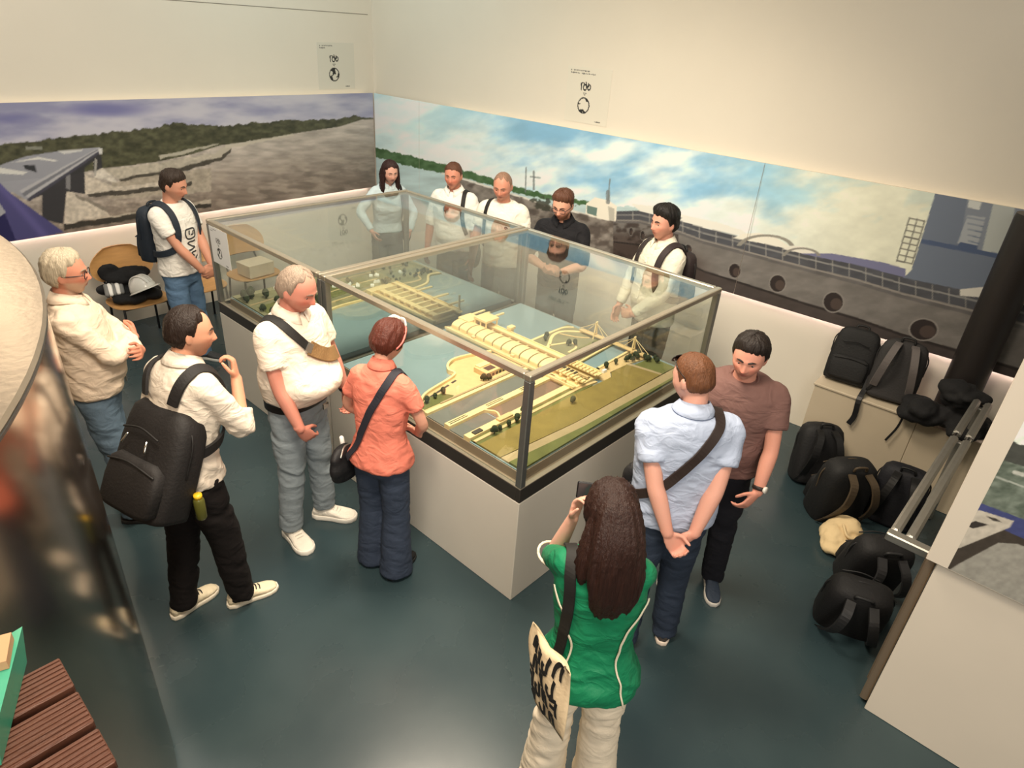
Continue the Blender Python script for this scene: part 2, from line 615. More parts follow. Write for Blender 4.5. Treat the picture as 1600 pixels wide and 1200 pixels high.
def paint_right(x, y):
    """ship moored at a quay under a cloudy sky"""
    C = np.zeros((len(x), 3))
    n1 = fbm(x / 70 + y / 90, y / 34, 5, 21)
    n2 = fbm(x / 150, y / 60 + 4, 4, 23)
    top = 144 + 0.1795 * (x - 582)
    h = (y - top) / 150
    cl = smooth((n1 * 0.6 + n2 * 0.5 + 0.45 * np.clip(h, -0.2, 1) - 0.52) / 0.32)
    bl = smooth((x - 640) / 220) * smooth((1330 - x) / 260)
    blue = np.array([160, 196, 204]) * (1 - bl[:, None]) + np.array([122, 168, 198]) * bl[:, None]
    wm = smooth((x - 1050) / 320)
    cloud = np.array([214, 226, 224]) * (1 - wm[:, None]) + np.array([206, 208, 190]) * wm[:, None]
    cl = np.clip(cl + 0.75 * smooth((x - 1230) / 160) + 0.45 * smooth((800 - x) / 200), 0, 1)
    C[:] = blue * (1 - cl[:, None]) + cloud * cl[:, None]
    C *= (0.92 + 0.16 * fbm(x / 30, y / 18, 5, 27))[:, None]
    # far bank, water, quay
    bt = poly_y(x, [(560, 226), (587, 231), (640, 243), (700, 258), (760, 277), (850, 303), (960, 322)]) + (fbm(x / 6, y * 0, 3, 30) - 0.5) * 6
    th = poly_y(x, [(587, 15), (640, 17), (700, 14), (760, 12), (860, 8), (960, 6)])
    wat = (y > bt) & (x < 1010)
    C[wat] = (np.array([176, 198, 200]) * (0.86 + 0.24 * fbm(x / 40, y / 8, 4, 32)[:, None]))[wat]
    bank = (y > bt) & (y < bt + th) & (x < 960)
    C[bank] = (np.array([44, 74, 40]) + 46 * fbm(x / 7, y / 5, 3, 33)[:, None])[bank]
    q = poly_y(x, [(640, 268), (700, 272), (760, 291), (860, 322), (980, 350)])
    quay = (y > q) & (x > 690 + 20 * fbm(y / 9, x * 0, 2, 37)) & (x < 1012)
    C[quay] = (np.array([120, 114, 108]) * (0.7 + 0.6 * fbm(x / 12, y / 8, 4, 35)[:, None]))[quay]
    put(C, (np.abs(y - q) < 1.6) & (x > 690) & (x < 985), (206, 204, 196))
    rub = smooth((fbm(x / 16, y / 10, 5, 36) - 0.42) / 0.25) * quay * (x < 1010)
    put(C, rub, (66, 58, 54), 0.7)
    # ship hull
    ht = poly_y(x, [(905, 322), (960, 330), (1000, 329), (1060, 343), (1100, 356), (1180, 375), (1250, 392), (1340, 412), (1410, 432), (1500, 452), (1640, 486)])
    hull = (y > ht) & (x > 958)
    hv = (y - ht) / np.maximum(poly_y(x, [(960, 60), (1100, 85), (1300, 105), (1600, 130)]), 1)
    hc = np.where((hv < 0.22)[:, None], np.array([72, 74, 80]),
                  np.where((hv < 0.30)[:, None], np.array([92, 90, 90]), np.where((hv < 0.78)[:, None], np.array([108, 105, 102]), np.array([66, 60, 58]))))
    hc = hc * (0.86 + 0.28 * fbm(x / 22, y / 10, 4, 40)[:, None])
    C[hull] = hc[hull]
    low = smooth((hv - 0.4) / 0.3) * hull * smooth((1130 - x) / 60)
    put(C, low, (66, 55, 51), 0.7)
    put(C, smooth((fbm(x / 12, y / 8, 5, 44) - 0.45) / 0.25) * hull * (x < 1060) * (hv > 0.3), (46, 38, 36), 0.7)
    put(C, hull & (np.abs(hv - 0.10) < 0.012), (150, 150, 146), 0.7)
    put(C, hull & (np.abs(hv - 0.235) < 0.014), (138, 134, 128), 0.8)
    put(C, hull & (np.abs(hv - 0.80) < 0.02), (40, 36, 36), 0.8)
    post = (np.mod(x, 26) < 1.6) & hull & (hv > 0.02) & (hv < 0.22)
    put(C, post, (150, 148, 142), 0.7)
    # hatch covers and cabin
    for poly, col in [([(985, 318), (1020, 322), (1070, 336), (1120, 347), (1160, 360), (1175, 372), (1100, 356), (1060, 344), (1000, 330)], (212, 212, 204)),
                      ([(1040, 332), (1066, 340), (1062, 344), (1036, 338)], (120, 122, 122)),
                      ([(1145, 372), (1162, 365), (1185, 364), (1210, 370), (1232, 384), (1240, 391), (1190, 380)], (214, 212, 200)),
                      ([(1222, 389), (1238, 384), (1258, 386), (1282, 396), (1272, 400), (1240, 393)], (208, 206, 196)),
                      ([(1250, 396), (1300, 396), (1380, 410), (1415, 420), (1415, 434), (1340, 414)], (108, 110, 140)),
                      ([(916, 318), (930, 308), (952, 314), (964, 322), (962, 346), (936, 342), (915, 334)], (216, 212, 198)),
                      ([(917, 321), (933, 325), (932, 338), (917, 333)], (96, 118, 112)),
                      ([(950, 322), (960, 326), (960, 346), (952, 344)], (170, 168, 158))]:
        put(C, inpoly(x, y, poly), col)
    arc = np.abs(np.hypot((x - 1196) / 42, (y - 388) / 20) - 1) < 0.09
    put(C, arc & (y < 384), (132, 130, 122))
    arc = np.abs(np.hypot((x - 1252) / 28, (y - 402) / 14) - 1) < 0.1
    put(C, arc & (y < 400), (128, 126, 120))
    for px, py, rx, ry in [(1148, 423, 9, 11), (1215, 443, 12, 13), (1302, 472, 15, 15), (1443, 515, 21, 16), (986, 362, 3, 6), (1004, 368, 3.5, 7), (1075, 390, 6, 8)]:
        e = np.hypot((x - px) / rx, (y - py) / ry)
        put(C, e < 1.12, (128, 124, 120))
        put(C, e < 1, (44, 38, 38))
        put(C, (np.hypot((x - px - rx * 0.3) / rx, (y - py - ry * 0.2) / ry) < 0.6), (70, 60, 56))
    # masts
    for a, b, w_ in [((822, 262), (821, 300), 1.1), ((834, 268), (834, 296), 1.6), ((829, 276), (844, 278), 1.2), ((953, 280), (950, 314), 1.1), ((950, 300), (950, 316), 3.2), ((1195, 258), (1171, 372), 0.9)]:
        put(C, line(x, y, a, b, w_), (104, 110, 112), 0.75 if a[0] != 1195 else 0.3)
    put(C, smooth((fbm(x / 8, y / 6, 3, 50) - 0.5) / 0.1) * (np.hypot((x - 862) / 40, (y - 318) / 12) < 1), (50, 52, 44), 0.8)
    # superstructure and lattice ladder at the far end
    for poly, col in [([(1462, 300), (1680, 334), (1680, 470), (1570, 447), (1500, 452), (1412, 434), (1424, 422), (1440, 372)], (100, 110, 126)),
                      ([(1512, 308), (1680, 336), (1680, 400), (1545, 395), (1500, 380)], (118, 126, 138)),
                      ([(1514, 312), (1534, 316), (1530, 328), (1512, 324)], (186, 190, 188)),
                      ([(1512, 336), (1540, 340), (1526, 388), (1496, 380)], (150, 156, 162)),
                      ([(1500, 378), (1528, 384), (1526, 392), (1496, 386)], (70, 84, 112)),
                      ([(1552, 318), (1586, 324), (1572, 400), (1534, 394)], (164, 170, 168)),
                      ([(1440, 373), (1570, 398), (1566, 405), (1438, 380)], (70, 84, 112)),
                      ([(1500, 452), (1560, 446), (1600, 470), (1500, 462)], (196, 194, 186))]:
        put(C, inpoly(x, y, poly), col)
    for k in range(8):
        t = k / 7
        put(C, line(x, y, (1421 - 20 * t, 341 + 66 * t), (1445 - 22 * t, 346 + 66 * t), 1.1), (112, 112, 104))
    for dx in (0, 12, 24):
        put(C, line(x, y, (1421 + dx, 340 + dx * 0.2), (1401 + dx, 408 + dx * 0.2), 1.1), (112, 112, 104))
    for k in range(5):
        put(C, line(x, y, (1512 + k * 0.2, 340 + k * 9), (1538 - k * 2, 345 + k * 9), 0.9), (96, 108, 128))
    return C


def paint_partition(x, y):
    C = np.zeros((len(x), 3))
    C[:] = (214, 224, 212)
    n = fbm(x / 14, y / 7, 4, 60)
    l1 = 660 + (x - 1600) * 0.30 + 35
    put(C, y > l1 + (fbm(x / 9, y * 0, 3, 61) - 0.5) * 8, (66, 68, 64))
    C[y > l1 + 34] = (np.array([60, 70, 60]) + 70 * n[:, None])[y > l1 + 34]
    put(C, line(x, y, (1556, 745), (1640, 775), 1.4), (150, 156, 148))
    put(C, line(x, y, (1585, 738), (1600, 742), 3), (176, 178, 170))
    put(C, inpoly(x, y, [(1460, 770), (1535, 787), (1700, 850), (1700, 880), (1600, 842), (1520, 806)]), (62, 68, 112))
    put(C, inpoly(x, y, [(1440, 800), (1520, 806), (1600, 842), (1700, 880), (1700, 1000), (1440, 1000)]), (60, 54, 48))
    put(C, inpoly(x, y, [(1440, 860), (1512, 804), (1530, 797), (1584, 814), (1578, 824), (1500, 856)]), (176, 170, 158))
    put(C, inpoly(x, y, [(1508, 820), (1524, 814), (1545, 820), (1520, 826)]), (52, 48, 46))
    put(C, inpoly(x, y, [(1540, 806), (1556, 810), (1566, 816), (1552, 814)]), (60, 56, 52))
    put(C, inpoly(x, y, [(1460, 905), (1500, 880), (1560, 848), (1590, 850), (1720, 900), (1720, 1080), (1480, 1080)]), (140, 138, 130))
    C *= (0.9 + 0.2 * fbm(x / 8, y / 6, 3, 66))[:, None]
    return C


m_print = M('mural_print', None, 0.42, attr='Col')
MURAL_GAIN = 1.3


def s2l(C):
    c = np.clip(C / 255, 0, 1)
    return np.where(c <= 0.04045, c / 12.92, ((c + 0.055) / 1.055) ** 2.4)


def print_grid(fr, d0, d1, z0, z1, off, nd, nz, paint, flip=False):
    dd, zz = np.meshgrid(np.linspace(d0, d1, nd), np.linspace(z0, z1, nz))
    P = np.array([fr(a, off, b) for a, b in zip(dd.ravel(), zz.ravel())])
    idx = np.arange(nd * nz).reshape(nz, nd)
    a, b, c, d = idx[:-1, :-1], idx[:-1, 1:], idx[1:, 1:], idx[1:, :-1]
    F = np.stack([a, b, c, d], -1).reshape(-1, 4)
    if flip:
        F = F[:, ::-1]
    me = bpy.data.meshes.new('print')
    me.from_pydata(P.tolist(), [], F.tolist())
    hd, hz = (d1 - d0) / nd * 0.25, (z1 - z0) / nz * 0.25
    acc = 0
    for sd, sz in ((-1, -1), (1, -1), (-1, 1), (1, 1)):      # average four points per cell so printed edges stay clean
        Q = P + (fr(d0 + sd * hd, off, z0 + sz * hz) - fr(d0, off, z0))
        acc = acc + s2l(paint(*project(Q))) / 4
    set_colors(me, np.clip(acc * MURAL_GAIN, 0, 0.9))
    me.update()
    return me


MT, MB = 2.168, 1.034
mural = thing('river_mural', 'wide printed mural of a brown river below a dam on the back wall', 'mural', lw(2.3, 0, 0))
bpy.context.view_layer.update()


def keep(o, parent):
    o.parent = parent
    o.matrix_parent_inverse = Matrix.LocRotScale(parent.location, parent.rotation_euler, None).inverted()
    return o


for d0, d1 in ((0.01, 5.0),):
    g = G()
    lbox(g, (d0, d1), (-0.02, -0.001), (MB, MT))
    pn = keep(g.obj('mural_panel', m_white), mural)
    keep(link('print', print_grid(lw, d0, d1, MB, MT, 0.0005, 520, 124, paint_back, True), m_print), mural)
mural = thing('ship_mural', 'long printed mural of a moored grey cargo ship on the right wall', 'mural', rw(3.6, 0, 0))
for d0, d1 in ((0.01, 0.832), (0.835, 5.0), (5.003, 7.6)):
    g = G()
    rbox(g, (d0, d1), (-0.02, -0.001), (MB, MT))
    keep(g.obj('mural_panel', m_white), mural)
    keep(link('print', print_grid(rw, d0, d1, MB, MT, 0.0005, int((d1 - d0) / (0.0065 if d0 > 4.9 else 0.0085)), 180 if d0 > 4.9 else 130, paint_right), m_print), mural)


def emit(name, col, s):
    m = bpy.data.materials.new(name)
    m.use_nodes = True
    b = m.node_tree.nodes['Principled BSDF']
    b.inputs['Base Color'].default_value = (0.8, 0.8, 0.8, 1)
    b.inputs['Emission Color'].default_value = (*col, 1)
    b.inputs['Emission Strength'].default_value = s
    return m


m_led = emit('led_warm', (1.0, 0.88, 0.68), 2.2)
m_led2 = emit('led_rose', (1.0, 0.84, 0.90), 26)
for nm, f, d, z, mm, lab in (('led_strip', lbox, (0.1, 4.9), MT - 0.05, m_led, 'warm light strip hidden behind the top of the river mural'),
                             ('led_strip', rbox, (1.3, 7.4), MT - 0.05, m_led, 'warm light strip hidden behind the top of the ship mural'),
                             ('led_strip', rbox, (1.5, 7.4), MB + 0.03, m_led2, 'rosy light strip hidden behind the bottom of the ship mural'),
                             ('led_strip', lbox, (0.1, 4.9), MB + 0.03, m_led2, 'rosy light strip hidden behind the bottom of the river mural')):
    g = G()
    f(g, d, (-0.055, -0.045), (z - 0.006, z + 0.006))
    tag(g.obj(nm, mm), lab, 'light strip', 'light strips behind the murals')

# ------------------------------------------------------------------ emblem sheets
m_sheet = M('sheet_print', None, 0.5, attr='Col')


def paint_sheet(u, v, base, seed, ink=(34, 36, 36)):
    C = np.zeros((len(u), 3))
    C[:] = base
    def bar(u0, u1, v0, h, s):
        m = (u > u0) & (u < u1) & (np.abs(v - v0) < h * (0.55 + 0.6 * fbm(u * 90, v * 0, 2, s)))
        put(C, m & (fbm(u * 120, v * 0 + s, 1, s) > 0.22), (92, 92, 88))
    bar(0.07, 0.50 if seed else 0.40, 0.065, 0.011, 1)
    bar(0.07, 0.64 if seed else 0.22, 0.115, 0.011, 2)
    # hand drawn figures
    put(C, line(u, v, (0.335, 0.29), (0.345, 0.40), 0.012), ink)
    for cx, cy, rx, ry in ((0.425, 0.355, 0.036, 0.047), (0.52, 0.345, 0.034, 0.045)):
        put(C, np.abs(np.hypot((u - cx) / rx, (v - cy) / ry) - 1) < 0.3, ink)
    for a, b in (((0.39, 0.28), (0.44, 0.31)), ((0.44, 0.26), (0.47, 0.35)), ((0.50, 0.275), (0.51, 0.33)), ((0.335, 0.29), (0.37, 0.275))):
        put(C, line(u, v, a, b, 0.011), ink)
    for a, b in (((0.40, 0.45), (0.47, 0.45)), ((0.40, 0.45), (0.435, 0.495)), ((0.47, 0.45), (0.435, 0.495))):
        put(C, line(u, v, a, b, 0.007), (120, 118, 112))
    e = np.hypot((u - 0.43) / 0.14, (v - 0.68) / 0.15)
    put(C, e < 1, ink)
    nb = fbm(u * 14 + seed * 7, v * 14, 2, seed + 70)
    put(C, (e < 0.84) & (nb > 0.47), base)
    bar(0.72, 0.85, 0.945, 0.010, 3)
    return C


def sheet(name, label, corner, du, dv, nrmv, base, seed, n=96):
    """corner = top left, du / dv = edge vectors"""
    corner, du, dv, nv = map(lambda a: np.asarray(a, float), (corner, du, dv, nrmv))
    uu, vv = np.meshgrid(np.linspace(0, 1, n), np.linspace(0, 1, n))
    P = corner + uu.reshape(-1, 1) * du + vv.reshape(-1, 1) * dv + nv * 0.0025
    idx = np.arange(n * n).reshape(n, n)
    F = np.stack([idx[:-1, :-1], idx[1:, :-1], idx[1:, 1:], idx[:-1, 1:]], -1).reshape(-1, 4)
    t = thing(name, label, 'poster', corner + dv)
    g = G()
    c4 = [corner, corner + dv, corner + dv + du, corner + du]
    g.loft([c4, [q + nv * 0.002 for q in c4]])
    keep(g.obj('sheet', m_paper), t)
    me = bpy.data.meshes.new('print')
    me.from_pydata(P.tolist(), [], F.tolist())
    set_colors(me, s2l(paint_sheet(uu.ravel(), vv.ravel(), np.array(base, float), seed)))
    me.update()
    keep(link('print', me, m_sheet), t)
    return t


off = -WOFF + 0.001
a = lw(0.735, off, 2.70)
sheet('emblem_poster', 'square emblem sheet high on the back wall near the corner', a, lw(0.225, off, 2.705) - a, lw(0.74, off, 2.21) - a, -E2, (216, 212, 198), 0)
a = rw(2.888, off, 2.715)
sheet('emblem_poster', 'square emblem sheet high on the right wall above the ship mural', a, rw(3.39, off, 2.715) - a, rw(2.895, off, 2.225) - a, -E1, (224, 219, 204), 1)

# ------------------------------------------------------------------ partition at the right edge
part = thing('wall_partition', None, None, (0.81, -1.79, 0))
tag(part, 'low white partition wall carrying a framed picture panel', kind='structure')
keep(G().span((0.81, -1.788, 0), (0.95, -5.5, 1.03), bev=0.004).obj('lower_wall', m_white), part)
keep(G().span((0.77, -1.742, 1.045), (0.93, -5.5, 3.1), bev=0.003).obj('picture_panel', m_white), part)
keep(link('print', print_grid(lambda d, o, z: np.array([0.7695, -1.83 - d, z]), 0, 1.2, 1.05, 2.6, 0, 300, 390, paint_partition), m_print), part)
keep(G().span((0.84, -1.785, 0.02), (0.91, -1.745, 1.02), bev=0.008).span((0.865, -1.748, 0.15), (0.89, -1.738, 1.0)).obj('edge_profile', M('bronze_profile', S(150, 132, 112), 0.4, 0.6)), part)

# ------------------------------------------------------------------ metal barrier along the bags
bar = thing('metal_barrier', 'double aluminium rail barrier between partition and dark pillar', 'barrier', (1.9, -1.62, 0))
for y in (-1.582, -1.650):
    keep(G().span((0.955, y - 0.023, 0.955), (2.22, y + 0.023, 1.0), bev=0.012).obj('rail', m_alu), bar)
    keep(G().span((2.27, y - 0.023, 0.955), (2.90, y + 0.023, 1.0), bev=0.012).obj('rail', m_alu), bar)
    keep(G().tube([(2.21, y, 0.978), (2.28, y, 0.978)], 0.017, 12).obj('connector', M('chrome', S(230, 230, 226), 0.12, 1.0)), bar)
keep(G().span((0.90, -1.786, 0.955), (0.955, -1.555, 1.0), bev=0.006).obj('bracket', m_alu), bar)
for x in (2.245, 2.86):
    keep(G().span((x - 0.02, -1.636, 0.0), (x + 0.02, -1.596, 0.957), bev=0.006).obj('post', m_alu), bar)
keep(G().span((1.9, -1.60, 0.66), (2.22, -1.66, 0.69), bev=0.004).obj('lower_rail', m_alu), bar)

# ------------------------------------------------------------------ dark pillar and beige seat box on the right wall
g = G()
c = rw(6.885, 0.15, 0)
aa = np.linspace(0, 2 * np.pi, 28, endpoint=False)
g.loft([np.c_[c[0] + r * np.cos(aa), c[1] + r * np.sin(aa), np.full(28, z)] for r, z in ((0.132, 0), (0.132, 0.03), (0.128, 0.05), (0.128, 2.14), (0.124, 2.17))])
tag(autosmooth(g.obj('pillar', M('pillar_black', S(30, 25, 24), 0.45), sm=True)), 'round black pillar in front of the ship mural', 'pillar')
bx = thing('seat_box', 'long beige painted box seat under the ship mural', 'box', rw(6.3, 0.2, 0))
g = G()
rbox(g, (5.97, 6.725), (-0.055, 0.395), (0, 0.645), 0.004)
keep(g.obj('body', m_beige), bx)
g = G()
rbox(g, (5.96, 6.725), (-0.055, 0.407), (0.645, 0.665), 0.004)
keep(g.obj('top_board', m_beige), bx)
g = G()
rbox(g, (6.727, 7.15), (0.29, 0.395), (0, 0.645), 0.004)
keep(g.obj('end_panel', m_beige), bx)

# ------------------------------------------------------------------ big polished drum, left foreground
DC, DR, DH = np.array([-4.373, 1.128]), 2.682, 2.2
m_drum = M('polished_steel', S(176, 158, 138), 0.15, 1.0, bump=0.03, bscale=2.2, var=0.10, vscale=3)
m_drumcap = M('satin_steel', S(172, 158, 142), 0.34, 0.85, bump=0.10, bscale=40, var=0.08, vscale=9)
drum = thing('steel_drum', 'huge polished steel drum filling the left foreground', 'drum', (DC[0], DC[1], 0))
aa = np.linspace(0, 2 * np.pi, 160, endpoint=False)
circ = lambda r, z: np.c_[r * np.cos(aa), r * np.sin(aa), np.full(160, z)]
autosmooth(G().loft([circ(DR, 0), circ(DR, DH - 0.02)]).obj('side_wall', m_drum, drum, True))
autosmooth(G().loft([circ(DR + 0.004, DH - 0.02), circ(DR + 0.008, DH - 0.01), circ(DR, DH), circ(DR * 0.9, DH + 0.015), circ(DR * 0.5, DH + 0.05), circ(0.05, DH + 0.06)]).obj('lid', m_drumcap, drum, True))
autosmooth(G().loft([circ(DR + 0.002, DH - 0.034), circ(DR + 0.006, DH - 0.03), circ(DR + 0.006, DH - 0.022), circ(DR + 0.002, DH - 0.018)], cap=False).obj('rim_seam', m_steel, drum, True))
# ------------------------------------------------------------------ slatted viewing ledge under the camera
ledge = thing('floor_ledge', None, None, (-2.4, -1.6, 0))
tag(ledge, 'raised ledge of brown ribbed boards at the lower left edge', kind='structure')
m_deck = M('brown_deck', S(96, 58, 42), 0.5, var=0.18, vscale=7, bump=0.5, bscale=30, stretch=(1, 14, 1))
for k in range(12):
    y1 = -0.565 - k * 0.105
    g = G()
    g.span((-2.75, y1 - 0.088, 1.825), (-2.118, y1, 1.85), bev=0.003)
    for j in range(7):
        g.span((-2.75, y1 - 0.012 - j * 0.0115, 1.849), (-2.12, y1 - 0.006 - j * 0.0115, 1.853))
    keep(g.obj('board', m_deck), ledge)
keep(G().span((-2.75, -1.82, 0), (-2.13, -0.60, 1.80)).obj('base', M('ledge_base', S(52, 34, 28), 0.7)), ledge)
gb = thing('green_crate', 'translucent green plastic crate with cardboard flaps on the brown ledge', 'crate', (-2.24, -0.64, 1.853))
keep(G().loft([[(-2.33, -0.73, 1.853), (-2.255, -0.74, 1.853), (-2.165, -0.54, 1.853), (-2.225, -0.55, 1.853)], [(-2.33, -0.73, 1.93), (-2.245, -0.74, 1.93), (-2.15, -0.525, 1.93), (-2.222, -0.54, 1.93)]]).obj('body', M('green_plastic', S(70, 160, 130), 0.35)), gb)
keep(G().box((-2.205, -0.575, 1.941), (0.05, 0.07, 0.020), rot('Z', -0.35)).obj('flap', M('cardboard', S(190, 150, 112), 0.8)), gb)
# ------------------------------------------------------------------ display cases
def glass_material():
    m = bpy.data.materials.new('case_glass')
    m.use_nodes = True
    nt = m.node_tree
    nt.nodes.clear()
    out = nt.nodes.new('ShaderNodeOutputMaterial')
    mix = nt.nodes.new('ShaderNodeMixShader')
    tr = nt.nodes.new('ShaderNodeBsdfTransparent')
    tr.inputs[0].default_value = (0.965, 0.985, 0.975, 1)
    gl = nt.nodes.new('ShaderNodeBsdfGlossy')
    gl.inputs['Roughness'].default_value = 0.012
    gl.inputs['Color'].default_value = (1, 1, 1, 1)
    fr = nt.nodes.new('ShaderNodeFresnel')
    geo = nt.nodes.new('ShaderNodeNewGeometry')
    mr = nt.nodes.new('ShaderNodeMapRange')      # a back face gets 1 / ior, which the Fresnel node inverts again
    mr.inputs['To Min'].default_value = 1.5
    mr.inputs['To Max'].default_value = 1 / 1.5
    nt.links.new(geo.outputs['Backfacing'], mr.inputs['Value'])
    nt.links.new(mr.outputs[0], fr.inputs['IOR'])
    nt.links.new(fr.outputs[0], mix.inputs[0])
    nt.links.new(tr.outputs[0], mix.inputs[1])
    nt.links.new(gl.outputs[0], mix.inputs[2])
    nt.links.new(mix.outputs[0], out.inputs[0])
    return m


m_glass = glass_material()
m_plinth = M('plinth_paint', S(218, 212, 200), 0.6, var=0.03, vscale=2.5)
m_band = M('dark_band', S(62, 58, 54), 0.4, 0.3)
m_marg = M('margin_board', S(150, 132, 110), 0.6, var=0.06, vscale=5)
m_rail = M('brushed_rail', S(186, 176, 158), 0.33, 0.75, var=0.05, vscale=30)
m_post = M('brushed_post', S(138, 138, 134), 0.36, 0.75, var=0.05, vscale=30)
CW, Z1, Z2, ZB = 2.015, 0.733, 1.5225, 0.825


def case(label, y0, y1):
    t = thing('display_case', label, 'display case', (0, y0, 0))
    p = lambda g, n, m: keep(g.obj(n, m), t)
    p(G().span((0, y0, 0), (CW, y1, Z1), bev=0.004), 'plinth', m_plinth)
    w = 0.03
    for a, b in (((0.0, y0), (CW, y0 + w)), ((0.0, y1 - w), (CW, y1)), ((0.0, y0 + w), (w, y1 - w)), ((CW - w, y0 + w), (CW, y1 - w))):
        p(G().span((*a, Z1 + 0.001), (*b, ZB), bev=0.003), 'base_frame', m_band)
        p(G().span((*a, ZB), (*b, ZB + 0.006), bev=0.001), 'frame_edge', m_rail)
    p(G().span((w, y0 + w, Z1 + 0.002), (CW - w, y1 - w, 0.80)), 'margin_board', m_marg)
    q = 0.042
    for x in (0, CW - q):
        for y in (y0, y1 - q):
            p(G().span((x, y, ZB + 0.006), (x + q, y + q, Z2 - 0.036), bev=0.004), 'post', m_post)
    h = 0.036
    for a, b in (((0, y0), (CW, y0 + q)), ((0, y1 - q), (CW, y1)), ((0, y0 + q), (q, y1 - q)), ((CW - q, y0 + q), (CW, y1 - q))):
        p(G().span((*a, Z2 - h), (*b, Z2), bev=0.005), 'top_rail', m_rail)
    e = 0.006
    zt, zb = Z2 - h + 0.001, ZB + 0.006
    p(G().span((q * .5, y0 + q, zb), (q * .5 + e, y1 - q, zt)), 'glass_pane', m_glass)
    p(G().span((CW - q * .5 - e, y0 + q, zb), (CW - q * .5, y1 - q, zt)), 'glass_pane', m_glass)
    p(G().span((q, y0 + q * .5, zb), (CW - q, y0 + q * .5 + e, zt)), 'glass_pane', m_glass)
    p(G().span((q, y1 - q * .5 - e, zb), (CW - q, y1 - q * .5, zt)), 'glass_pane', m_glass)
    p(G().span((q, y0 + q, Z2 - 0.012), (CW - q, y1 - q, Z2 - 0.006)), 'top_glass', m_glass)
    return t


YS = 1.815
case('near glass display case over the dam and lock model', 0.0, YS)
case('far glass display case with an emblem sheet on its end', YS + 0.014, 3.4246)
sheet('emblem_poster', 'small white emblem sheet stuck on the far case glass', (-0.002, 3.372, 1.487), (0, -0.292, 0), (0, 0, -0.295), (-1, 0, 0), (246, 246, 244), 0, 64)

# ------------------------------------------------------------------ the relief models inside
ZM = 0.866


def mm(x, y):
    return (CAM[0] * 0.0297 + 0.9703 * x, CAM[1] * 0.0297 + 0.9703 * y)


def mp(poly):
    return [mm(*q) for q in poly]


m_water = M('model_water', S(128, 148, 152), 0.16, var=0.05, vscale=3)
m_canal = M('model_canal', S(112, 112, 106), 0.22, var=0.08, vscale=9)
m_cream = M('model_cream', S(232, 206, 150), 0.55, var=0.05, vscale=30)
m_tan = M('model_tan', S(206, 178, 128), 0.65, var=0.07, vscale=25)
m_field = M('model_field', S(132, 114, 58), 0.85, var=0.14, vscale=9, bump=0.3, bscale=150)
m_green = M('model_green', S(104, 106, 56), 0.85, var=0.2, vscale=8, bump=0.3, bscale=150)
m_path = M('model_path', S(166, 146, 110), 0.8, var=0.06, vscale=20)
m_bank = M('model_bank', S(128, 124, 92), 0.9, var=0.2, vscale=11, bump=0.3, bscale=120)
m_dark = M('model_dark', S(66, 60, 52), 0.6)
m_tree = M('model_tree', S(44, 54, 30), 0.9, var=0.3, vscale=60, bump=0.5, bscale=160)
m_trunk = M('model_trunk', S(70, 50, 34), 0.8)

near = thing('relief_model', 'relief model of a hydroelectric dam with river lock and fields', 'scale model', (1.0, 0.9, 0.80))
far = thing('relief_model', 'relief model of the wooded far river bank with a spillway', 'scale model', (1.0, 2.6, 0.80))


def part_(root, name, g, m, sm=False):
    return keep(g.obj(name, m, None, sm), root)


def slab(root, name, poly, h, m, z=ZM, conv=True):
    return part_(root, name, G().prism(mp(poly) if conv else poly, z - 0.012, z + h), m)


def road(root, name, pts, w, h, m, n=None):
    P = np.array([mm(*q) for q in pts])
    P = catmull(P, n or 6 * (len(P) - 1) + 1)
    T = np.gradient(P, axis=0)
    T /= np.linalg.norm(T, axis=1)[:, None]
    B = np.c_[-T[:, 1], T[:, 0]] * w / 2
    g = G()
    for i in range(1):
        rings = [[(*(P[i] - B[i]), ZM), (*(P[i] + B[i]), ZM), (*(P[i] + B[i]), ZM + h), (*(P[i] - B[i]), ZM + h)] for i in range(len(P))]
        g.loft(rings)
    return part_(root, name, g, m)


# base and water
part_(near, 'base', G().span((0.075, 0.07, 0.802), (1.945, 1.765, ZM - 0.006)), m_marg)
part_(near, 'water', G().span((0.08, 0.075, ZM - 0.006), (1.94, 1.76, ZM)), m_water)
part_(far, 'base', G().span((0.075, 1.875, 0.802), (1.945, 3.36, ZM - 0.006)), m_marg)
part_(far, 'water', G().span((0.08, 1.88, ZM - 0.006), (1.94, 3.355, ZM)), m_water)

# fields on the near bank
slab(near, 'field', [(0.16, 0.30), (0.16, 0.475), (1.12, 0.475), (1.50, 0.455), (1.56, 0.50), (1.76, 0.50), (1.82, 0.235), (0.80, 0.245)], 0.012, m_field)
slab(near, 'path', [(0.16, 0.235), (0.16, 0.295), (0.80, 0.243), (2.02, 0.225), (2.02, 0.15), (0.80, 0.18)], 0.010, m_path)
slab(near, 'lower_field', [(0.16, 0.232), (0.80, 0.178), (2.02, 0.148), (2.02, 0.135), (0.16, 0.135)], 0.014, m_green)
slab(near, 'field', [(1.84, 0.235), (1.79, 0.46), (2.02, 0.44), (2.02, 0.23)], 0.012, m_green)
slab(near, 'cross_path', [(1.76, 0.505), (1.795, 0.495), (1.845, 0.235), (1.815, 0.235)], 0.013, m_path)
slab(near, 'far_bank', [(1.42, 0.46), (1.50, 0.46), (1.56, 0.51), (1.79, 0.50), (2.02, 0.45), (2.02, 0.60), (1.42, 0.60)], 0.010, m_tan)
slab(near, 'quay_wall', [(1.35, 0.585), (2.02, 0.615), (2.02, 0.632), (1.35, 0.605)], 0.018, m_cream)
